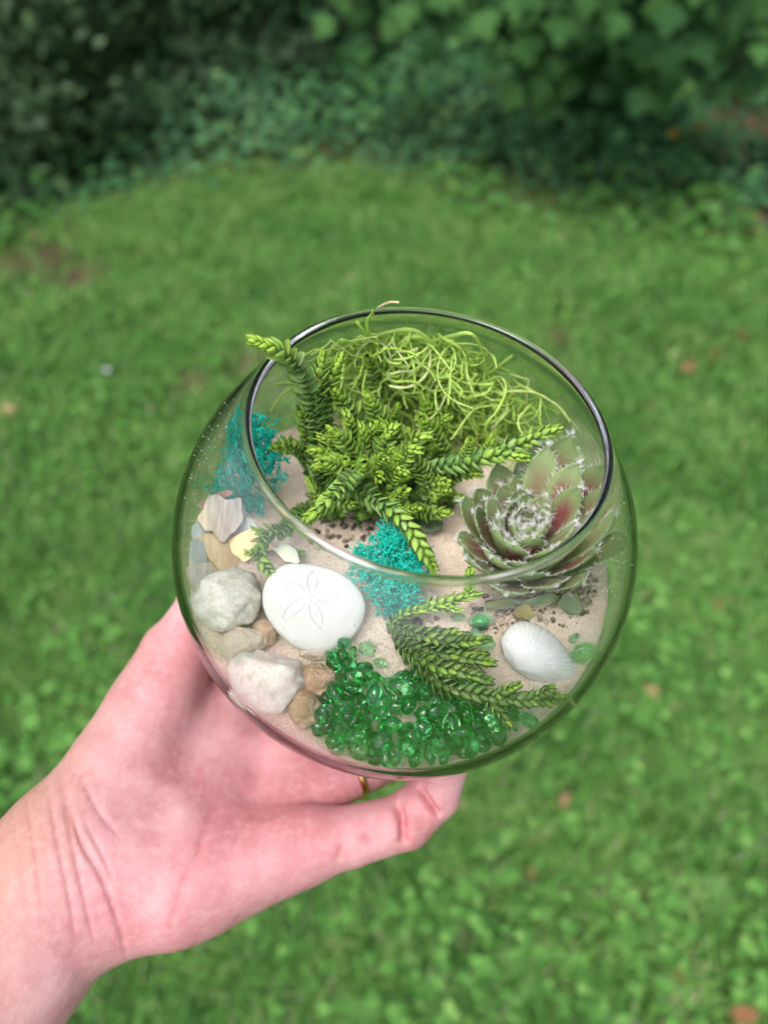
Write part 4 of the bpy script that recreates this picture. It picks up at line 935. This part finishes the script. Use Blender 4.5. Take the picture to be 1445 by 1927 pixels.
# ------------------------------------------------------------------ hairy rosette (houseleek)
def rleaf_mesh(Lf, Wf, thick, curl, red, seed):
    nu, nv = 14, 9; rs = np.random.default_rng(seed); us = np.linspace(0, 1, nu); vs = np.linspace(-1, 1, nv)
    w = Wf * (.42 + .58 * np.sin(np.clip(us / .66, 0, 1) * np.pi / 2) ** 1.3) * np.where(us > .66, np.cos(np.clip((us - .66) / .34, 0, 1) ** 1.25 * np.pi / 2) ** .8, 1)
    U, Vv = np.meshgrid(us, vs, indexing='ij')
    X = Lf * (U - .06 * U * U * curl); Y = w[:, None] * Vv; Zc = Lf * curl * .28 * U ** 2.2
    cup = .28 * Wf * np.abs(Vv) ** 2 * (1 - .5 * U)
    top = np.stack([X, Y, Zc + cup], -1); body = thick * (1 - Vv ** 2) ** .6 * (1 - .55 * U); body[-1] = 0
    bot = np.stack([X, Y, Zc + cup - body - .004], -1)
    V = np.vstack([top.reshape(-1, 3), bot.reshape(-1, 3)]); idx = np.arange(nu * nv).reshape(nu, nv); k = nu * nv
    f = np.stack([idx[:-1, :-1], idx[1:, :-1], idx[1:, 1:], idx[:-1, 1:]], -1).reshape(-1, 4); f2 = f[:, ::-1] + k
    e = [np.stack([idx[:-1, 0], idx[:-1, 0] + k, idx[1:, 0] + k, idx[1:, 0]], -1), np.stack([idx[1:, -1], idx[1:, -1] + k, idx[:-1, -1] + k, idx[:-1, -1]], -1)]
    F = np.vstack([f, f2] + e)
    rv = np.exp(-((U - .52) / .27) ** 4 - (Vv / .7) ** 4).ravel(); ra = np.clip(np.r_[rv * 1.0, rv * 1.4] * red, 0, .95)
    # hairs: along both margins and a tuft at the tip
    mb = MB()
    def hair(p, d, L):
        d = unit(d); s_ = unit(np.cross(d, [.3, .5, .8])) ; s2 = np.cross(d, s_); r = .005
        q = p + d * L * .5 + rs.normal(size=3) * .02; e_ = p + d * L + rs.normal(size=3) * .05
        ring = [s_, -.5 * s_ + .87 * s2, -.5 * s_ - .87 * s2]
        mb.add(np.array([p + r * a for a in ring] + [q + r * .8 * a for a in ring] + [e_]), np.array([[0, 1, 4], [0, 4, 3], [1, 2, 5], [1, 5, 4], [2, 0, 3], [2, 3, 5], [3, 4, 6], [4, 5, 6], [5, 3, 6]]))
    for sd_ in (0, nv - 1):
        for _ in range(36):
            u = rs.uniform(.4, 1) ; i = min(int(u * (nu - 1)), nu - 2); t = u * (nu - 1) - i; p = top[i, sd_] * (1 - t) + top[i + 1, sd_] * t
            hair(p, np.array([.45, (-1 if sd_ == 0 else 1) * .9, .3]) + rs.normal(size=3) * .25, rs.uniform(.08, .19) * min(1, Lf / 1.2))
    for _ in range(32): hair(top[-1, nv // 2] + rs.normal(size=3) * .03, np.array([.7, 0, .45]) + rs.normal(size=3) * .75, rs.uniform(.07, .2))
    hv, hf, _ = mb.get()
    return V, F, ra, hv, hf
rc = on_sand(978, 1052, .2)
ros = bthing('houseleek', rc - [0, 0, .2], 'grey-green hairy houseleek rosette flushed red, filling the right of the bowl', 'succulent')
ax_ = unit(np.array([-.16, -.06, 1.])); e1 = unit(np.cross([0, 1, 0], ax_)); e2 = np.cross(ax_, e1)
NLV = 60
for i in range(NLV):
    t = i / (NLV - 1); ph = i * 2.39996 + .4
    Lf = .85 + 2.35 * t ** .75; el = RAD(85 - 45 * t ** 1.2) + RNG.normal() * .05; Wf = (.24 + .33 * t) * RNG.uniform(.92, 1.08)
    red = 0 if t < .12 else max(0, min(1, RNG.uniform(.25, 1.3) * (1.25 - .6 * t))); V, F, ra, hv, hf = rleaf_mesh(Lf * RNG.uniform(.92, 1.08), Wf, .10 + .10 * t, RNG.uniform(.25, .6) * (1 if t > .3 else .8), red, i)
    out = math.cos(ph) * e1 + math.sin(ph) * e2; d = math.cos(el) * out + math.sin(el) * ax_; nz = -math.sin(el) * out + math.cos(el) * ax_; ay = np.cross(nz, d)
    if out @ np.array([1, .15, 0]) > .45 and t > .5: V = V * [1.32, 1.12, 1]; hv = hv * [1.32, 1.12, 1]
    p = rc + ax_ * (.75 * (1 - t) ** 1.2 + .05) + out * (.10 + .32 * t)
    A = np.stack([d, ay, nz]); V = V @ A + p; hv = hv @ A + p
    # keep tips inside the glass
    def keep(v): k = np.linalg.norm(v, axis=1); return v * np.minimum(1, (RI - .06) / k)[:, None]
    o = bpart('leaf', keep(V), F, M['rosette'], ros, rc - [0, 0, .2]); attr(o.data, 'red', ra)
    bpart('hairs', keep(hv), hf, M['cilia'], ros, rc - [0, 0, .2], smooth=False, kind='stuff', sub=o)
# felted white heart
mb = MB()
for _ in range(300):
    a = RNG.uniform(0, 6.28); q = RNG.random() ** .6 * .5; p = rc + ax_ * (1.02 + .12 * RNG.random() - q * .3) + (math.cos(a) * e1 + math.sin(a) * e2) * q
    P = strand_path(p, unit(RNG.normal(size=3) * [1, 1, .5]), RNG.uniform(.15, .4), 3, 4); mb.add(*tube(P, .007, 3))
v, f, _ = mb.get(); bpart('web', v, f, M['cilia'], ros, rc - [0, 0, .2], kind='stuff')
# low withered leaves at its foot
for (px, py, L_, W_, ang, mat, lab) in [(940, 1128, .95, .34, .1, 'rosette', None), (985, 1152, .65, .3, 2.3, 'withered', 'withered yellowish leaf'), (1010, 1128, 1.3, .28, .05, 'grey_leaf', 'long grey-green drooping leaf'),
                                         (1075, 1140, .9, .38, -1.9, 'grey_leaf', 'broad grey-green leaf'), (905, 1165, .8, .36, .4, 'grey_leaf', 'dusty leaf lying on the soil'), (800, 985, 1.2, .5, -.6, 'grey_leaf', 'flat dusty grey-green leaf')]:
    V, F, ra, hv, hf = rleaf_mesh(L_, W_, .12, .15, .3, int(px)); c_ = on_sand(px, py, .16); Rm = rotm((0, 0, 1), ang) @ rotm((1, 0, 0), RNG.normal() * .25) @ rotm((0, 1, 0), -.12)
    V = (V - [L_ / 2, 0, 0]) @ Rm.T + c_; o = bpart('leaf', V, F, M[mat], ros, rc - [0, 0, .2], label=lab); attr(o.data, 'red', ra)
    if mat == 'rosette': bpart('hairs', (hv - [L_ / 2, 0, 0]) @ Rm.T + c_, hf, M['cilia'], ros, rc - [0, 0, .2], smooth=False, kind='stuff', sub=o)

# ------------------------------------------------------------------ the hand under the bowl: one continuous surface
def sd_chain(Pg, pts, rads, zs=1.0):
    out = None; S_ = np.array([1, 1, zs])
    for i in range(len(pts) - 1):
        a = np.array(pts[i]) * S_; b = np.array(pts[i + 1]) * S_; ab = b - a; pa = Pg * S_ - a
        h = np.clip((pa @ ab) / (ab @ ab), 0, 1); d = np.linalg.norm(pa - h[:, None] * ab, axis=1) - (rads[i] + (rads[i + 1] - rads[i]) * h)
        out = d if out is None else smin(out, d, .12)
    return out
def smin(a, b, k):
    h = np.clip(.5 + .5 * (b - a) / k, 0, 1); return b + (a - b) * h - k * h * (1 - h)
def surface_nets(G, org, h):
    nx, ny, nz = G.shape; s_ = G < 0
    cs = np.zeros((nx - 1, ny - 1, nz - 1), np.int8)
    for dx in (0, 1):
        for dy in (0, 1):
            for dz in (0, 1): cs += s_[dx:nx - 1 + dx, dy:ny - 1 + dy, dz:nz - 1 + dz]
    act = (cs > 0) & (cs < 8); ii = np.argwhere(act); vid = np.full(act.shape, -1, np.int64); vid[act] = np.arange(len(ii))
    acc = np.zeros((len(ii), 3)); cnt_ = np.zeros(len(ii))
    cor = [(x, y, z) for x in (0, 1) for y in (0, 1) for z in (0, 1)]
    for a in cor:
        for ax in range(3):
            if a[ax]: continue
            b = list(a); b[ax] = 1
            ga = G[ii[:, 0] + a[0], ii[:, 1] + a[1], ii[:, 2] + a[2]]; gb_ = G[ii[:, 0] + b[0], ii[:, 1] + b[1], ii[:, 2] + b[2]]
            k = (ga < 0) != (gb_ < 0); t = np.where(k, ga / np.where(ga == gb_, 1, ga - gb_), 0)
            pt = np.array(a, float)[None] + 0 * acc; pt[:, ax] += t; acc += pt * k[:, None]; cnt_ += k
    V = (ii + acc / cnt_[:, None]) * h + org; F = []
    for ax in range(3):
        u, w = [(1, 2), (2, 0), (0, 1)][ax]
        lo = [slice(1, n_ - 1) for n_ in G.shape]; lo[ax] = slice(0, G.shape[ax] - 1); hi = list(lo); hi[ax] = slice(1, G.shape[ax])
        a = s_[tuple(lo)]; b = s_[tuple(hi)]; e = np.argwhere(a != b); off = np.array([1, 1, 1]); off[ax] = 0; fl = a[tuple(e.T)]; e = e + off
        def cell(du, dw):
            q = e.copy(); q[:, u] -= du; q[:, w] -= dw; return vid[q[:, 0], q[:, 1], q[:, 2]]
        Q = np.stack([cell(1, 1), cell(0, 1), cell(0, 0), cell(1, 0)], -1); Q[~fl] = Q[~fl][:, ::-1]; F.append(Q)
    return V, np.vstack(F)
PZ = ZB - .02       # level of the palm under the bowl's foot
def hp(px, py, z): return pix(px, py, z)
wrist = hp(128, 1652, -7.5)
chains = {
 'fore': ([hp(-260, 2080, -7.6), hp(0, 1790, -7.5), wrist], [3.4, 2.75, 2.55], 1.22),
 'heel_u': ([hp(150, 1600, -7.4), hp(330, 1660, -7.3), hp(560, 1590, -7.3)], [2.0, 1.75, 1.15], 1.0),
 'heel_u2': ([hp(230, 1700, -7.5), hp(380, 1655, -7.3), hp(480, 1610, -7.3)], [1.35, 1.35, 1.2], 1.0),
 'mid': ([wrist, hp(330, 1560, -7.4), hp(450, 1440, -8.1), hp(560, 1420, -8.2)], [2.2, 1.75, 1.45, 1.25], 1.0),
 'thenar': ([hp(150, 1590, -7.3), hp(230, 1450, -6.9), hp(290, 1330, -6.6), hp(330, 1240, -6.1)], [1.85, 1.75, 1.5, 1.2], 1.0),
 'index': ([wrist, hp(340, 1400, -7.9), hp(480, 1290, -8.2)], [1.9, 1.4, 1.15], 1.0),
}
thumb = [hp(285, 1330, -6.4), hp(330, 1225, -5.6), hp(385, 1150, -4.6), hp(425, 1075, -3.6)]
mid_f = [hp(550, 1400, -8.0), hp(700, 1290, -7.5), hp(800, 1220, -7.1), hp(870, 1160, -6.3)]
idx_f = [hp(470, 1290, -8.1), hp(590, 1170, -7.6), hp(680, 1090, -7.0), hp(740, 1030, -6.2)]
rng_f = [hp(540, 1510, -7.7), hp(740, 1415, -7.5), hp(860, 1355, -6.9), hp(940, 1300, -6.0)]
pin_f = [hp(560, 1590, -7.2), hp(660, 1574, -7.0), hp(762, 1546, -6.85), hp(818, 1494, -6.1), hp(842, 1415, -4.9)]
def push(pts, rads, zb=PZ):
    out = []
    for q, r in zip(pts, rads):
        q = np.array(q); k = np.linalg.norm(q); m_ = R0 + r + .03
        if k < m_ and q[2] > -7: q = q * m_ / k
        out.append(q)
    return out
tr_ = [1.25, 1.02, .98, .80]; fr = [.98, .9, .84, .68]; pr = [1.05, .93, .88, .82, .62]
thumb = push(thumb, tr_); mid_f = push(mid_f, fr); idx_f = push(idx_f, fr); rng_f = push(rng_f, fr); pin_f = push(pin_f, pr)
HV = .06
allp = np.vstack([np.vstack(c_[0][-3:]) for c_ in chains.values()] + [np.vstack(q) for q in (thumb, mid_f, idx_f, rng_f, pin_f)])
lo = allp.min(0) - 3.0; hi = allp.max(0) + 2.0; lo[0] = max(lo[0], -16.0); lo[1] = max(lo[1], -14.5); hi[2] = min(hi[2], -1.5)
nn = np.ceil((hi - lo) / HV).astype(int)
def field(P):
    d = None
    for nm, (p_, r_, zs) in chains.items():
        q = sd_chain(P, p_, r_, zs) / max(1, zs); d = q if d is None else smin(d, q, .9)
    f1 = sd_chain(P, thumb, tr_); d = smin(d, f1, .55)
    fi = None
    for p_, r_ in ((idx_f, fr), (mid_f, fr), (rng_f, fr), (pin_f, pr)):
        q = sd_chain(P, p_, r_); fi = q if fi is None else smin(fi, q, .06)
    d = smin(d, fi, .9)
    # flesh gives way to the bowl and its foot
    bowl = np.linalg.norm(P, axis=1) - (R0 + .02); bowl = np.maximum(bowl, -(P[:, 2] - PZ))
    return -smin(-d, bowl, .12)
G_ = np.empty(nn, np.float32)
yy, zz = np.meshgrid(lo[1] + np.arange(nn[1]) * HV, lo[2] + np.arange(nn[2]) * HV, indexing='ij')
for i0 in range(0, nn[0], 12):
    xs_ = lo[0] + np.arange(i0, min(i0 + 12, nn[0])) * HV
    P = np.stack([np.repeat(xs_, yy.size), np.tile(yy.ravel(), len(xs_)), np.tile(zz.ravel(), len(xs_))], -1)
    G_[i0:i0 + len(xs_)] = field(P).reshape(len(xs_), nn[1], nn[2])
HVv, HF = surface_nets(G_, lo, HV)
e_ = np.vstack([HF[:, [0, 1]], HF[:, [1, 2]], HF[:, [2, 3]], HF[:, [3, 0]]])
key = np.sort(e_, 1) @ np.array([1 << 32, 1]); _, inv, ct = np.unique(key, return_inverse=True, return_counts=True); be = e_[ct[inv] == 1]; onb = (HVv[:, 0] < lo[0] + 2.5 * HV) | (HVv[:, 1] < lo[1] + 2.5 * HV); be = be[onb[be].all(1)]
bi = np.unique(be); bmap = {int(b): i for i, b in enumerate(bi)}
fdir = unit(np.array([-.66, -.74, -.06])); cb_ = HVv[bi].mean(0); NS = 26; ringv = HVv[bi]; n0 = len(HVv); allv = [HVv]; allf = [HF]; prev = bi
for k in range(1, NS + 1):
    q = k / NS; base_ = ringv + fdir * 17 * q; ctr_ = cb_ + fdir * 17 * q; allv.append(ctr_ + (base_ - ctr_) * (1 + .22 * math.sin(q * math.pi * .55)))
    cur = n0 + (k - 1) * len(bi) + np.arange(len(bi)); li = np.array([bmap[int(a)] for a in be[:, 0]]); lj = np.array([bmap[int(a)] for a in be[:, 1]])
    allf.append(np.stack([prev[lj], prev[li], cur[li], cur[lj]], -1)); prev = cur
allv.append((cb_ + fdir * 18.2)[None]); tip_ = n0 + NS * len(bi); allf.append(np.stack([prev[lj], prev[li], np.full(len(li), tip_), np.full(len(li), tip_)], -1)[:, [0, 1, 2, 2]])
HVv = np.vstack(allv); HF = np.vstack(allf[:-1]); HCAP = allf[-1][:, :3]
def smooth_mesh(V, F, it):
    e = np.vstack([F[:, [0, 1]], F[:, [1, 2]], F[:, [2, 3]], F[:, [3, 0]]]); e = np.vstack([e, e[:, ::-1]])
    deg = np.bincount(e[:, 0], minlength=len(V))[:, None]
    for _ in range(it):
        s_ = np.stack([np.bincount(e[:, 0], V[e[:, 1], i], minlength=len(V)) for i in range(3)], -1) / np.maximum(deg, 1); V = V * .4 + s_ * .6
    return V
def vnormals(V, F):
    fn = np.cross(V[F[:, 2]] - V[F[:, 0]], V[F[:, 3]] - V[F[:, 1]]); N = np.zeros_like(V)
    for j in range(4):
        for i in range(3): N[:, i] += np.bincount(F[:, j], fn[:, i], minlength=len(V))
    return unit(N)
tipv = HVv[tip_].copy(); HVv = smooth_mesh(HVv, HF, 6); HVv[tip_] = tipv; HN = vnormals(HVv, HF)
facing = np.clip((unit(CAMB - HVv) * HN).sum(1) * 3, 0, 1); PXY = proj(HVv)
def crease(poly, w, depth, bulge=.15):
    w = w * .95; depth = depth * .7
    q = catmull(np.array(poly, float), 240); d = np.full(len(HVv), 1e9); end = np.zeros(len(HVv))
    near = (PXY[:, 0] > q[:, 0].min() - 60) & (PXY[:, 0] < q[:, 0].max() + 60) & (PXY[:, 1] > q[:, 1].min() - 60) & (PXY[:, 1] < q[:, 1].max() + 60) & (facing > 0)
    ix = np.where(near)[0]; dd = np.linalg.norm(PXY[ix][:, None] - q[None], axis=2); k = dd.argmin(1); d[ix] = dd.min(1); end[ix] = np.clip(np.minimum(k, 239 - k) / 60., 0.05, 1)
    return (-depth * np.exp(-(d / w) ** 2) + bulge * depth * np.exp(-((d - 2.4 * w) / (1.6 * w)) ** 2)) * end * facing, np.exp(-(d / (w * 2.5)) ** 2) * end
DISP = np.zeros(len(HVv)); FL = np.zeros(len(HVv))
CRE = [([(47, 1472), (60, 1560), (72, 1640), (84, 1740)], 5, .04), ([(87, 1460), (106, 1566), (134, 1703), (142, 1777)], 5, .06), ([(112, 1447), (134, 1572), (162, 1703), (183, 1790)], 5, .06),
       ([(113, 1444), (149, 1572), (193, 1653), (224, 1740), (242, 1812)], 6, .12), ([(150, 1454), (187, 1528), (232, 1580)], 6, .06), ([(156, 1541), (193, 1609), (220, 1680)], 5, .06), ([(20, 1500), (40, 1620), (60, 1760)], 5, .03),
       ([(470, 1478), (405, 1528), (374, 1609), (340, 1680), (311, 1790)], 9, .05), ([(590, 1500), (520, 1530), (450, 1535), (400, 1560)], 9, .04), ([(330, 1270), (290, 1260), (262, 1262)], 8, .05),
       ([(746, 1504), (756, 1539), (760, 1574), (757, 1590)], 8, .42), ([(785, 1477), (800, 1500), (820, 1527), (832, 1535)], 7, .38), ([(683, 1560), (692, 1575), (700, 1590)], 9, .06), ([(646, 1585), (640, 1604), (637, 1622)], 7, .07)]
for poly, w_, dp in CRE:
    a, b = crease(poly, w_, dp); DISP += a; FL = np.maximum(FL, b * .5)
HVv = HVv + HN * DISP[:, None]
HVv = HVv + HN * (.02 * vnoise(HVv * 1.3, 4))[:, None]
# redder flesh at thumb root, finger roots and palm edge
def blob(px, py, r): return np.exp(-((PXY[:, 0] - px) ** 2 + (PXY[:, 1] - py) ** 2) / r ** 2)
FL = np.clip(FL + .8 * blob(330, 1250, 90) + .55 * blob(600, 1560, 110) + .5 * blob(800, 1530, 90) + .55 * blob(310, 1790, 110) + .4 * blob(440, 1600, 150) + .5 * blob(560, 1430, 120) - .4 * blob(250, 1480, 110), 0, 1)
hb = wrist + [0, 0, -1.5]
hand = bsolo('hand', HVv, [tuple(q) for q in HF.tolist()] + [tuple(q) for q in HCAP.tolist()], M['skin'], hb, 'open left hand, palm up and bare forearm, holding the glass bowl from below', 'hand')
attr(hand.data, 'flush', FL); attr(hand.data, 'arm', np.clip((170 - PXY[:, 0] + (PXY[:, 1] - 1650) * -.35) / 160, 0, 1))
# thumb nail (turned away from the lens)
def nail(tip, prev, r, outward):
    d = unit(tip - prev); out = unit(outward - d * (outward @ d)); s_ = np.cross(d, out); V = []
    for i in range(7):
        for j in range(7):
            u = (i / 6 - .35) * 1.1 * r * 1.5; a = (j / 6 - .5) * 1.5; V.append(tip + d * u + (math.cos(a) * out + math.sin(a) * s_) * r * 1.02)
    F = [[i * 7 + j, i * 7 + j + 1, i * 7 + 8 + j, i * 7 + 7 + j] for i in range(6) for j in range(6)]
    m_ = mesh('nail', (np.array(V) - hb) / 100, np.array(F), M['nail']); o = bpy.data.objects.new('nail', m_); link(o, hand)
nail(thumb[-1], thumb[-2], .8, thumb[-1] * [1, .6, .2])
for q in (idx_f, mid_f, rng_f): nail(q[-1], q[-2], .68, np.array([0, 0, -1.]) + unit(q[-1] - q[-2]) * .2)
nail(pin_f[-1], pin_f[-2], .58, pin_f[-1] * [1, 1, .2])
# gold ring on the ring finger
d = unit(rng_f[1] - rng_f[0]); c_ = rng_f[0] + (rng_f[1] - rng_f[0]) * .62
s1 = unit(np.cross(d, [0, 0, 1.])); s2 = np.cross(s1, d); a = np.arange(40) * 2 * np.pi / 40; V = []
for q, h in ((.93, -.11), (1.02, -.10), (1.05, 0), (1.02, .10), (.93, .11)): V.append(c_ + q * 1.0 * (np.cos(a)[:, None] * s1 + np.sin(a)[:, None] * s2) + d * h)
V = np.vstack(V); idx = np.arange(200).reshape(5, 40); i2 = np.roll(idx, -1, 1); j1 = np.roll(idx, -1, 0); j2 = np.roll(i2, -1, 0)
bsolo('ring', V, np.stack([idx, i2, j2, j1], -1).reshape(-1, 4), M['gold'], c_, 'plain gold ring on the ring finger, just below the bowl', 'ring')
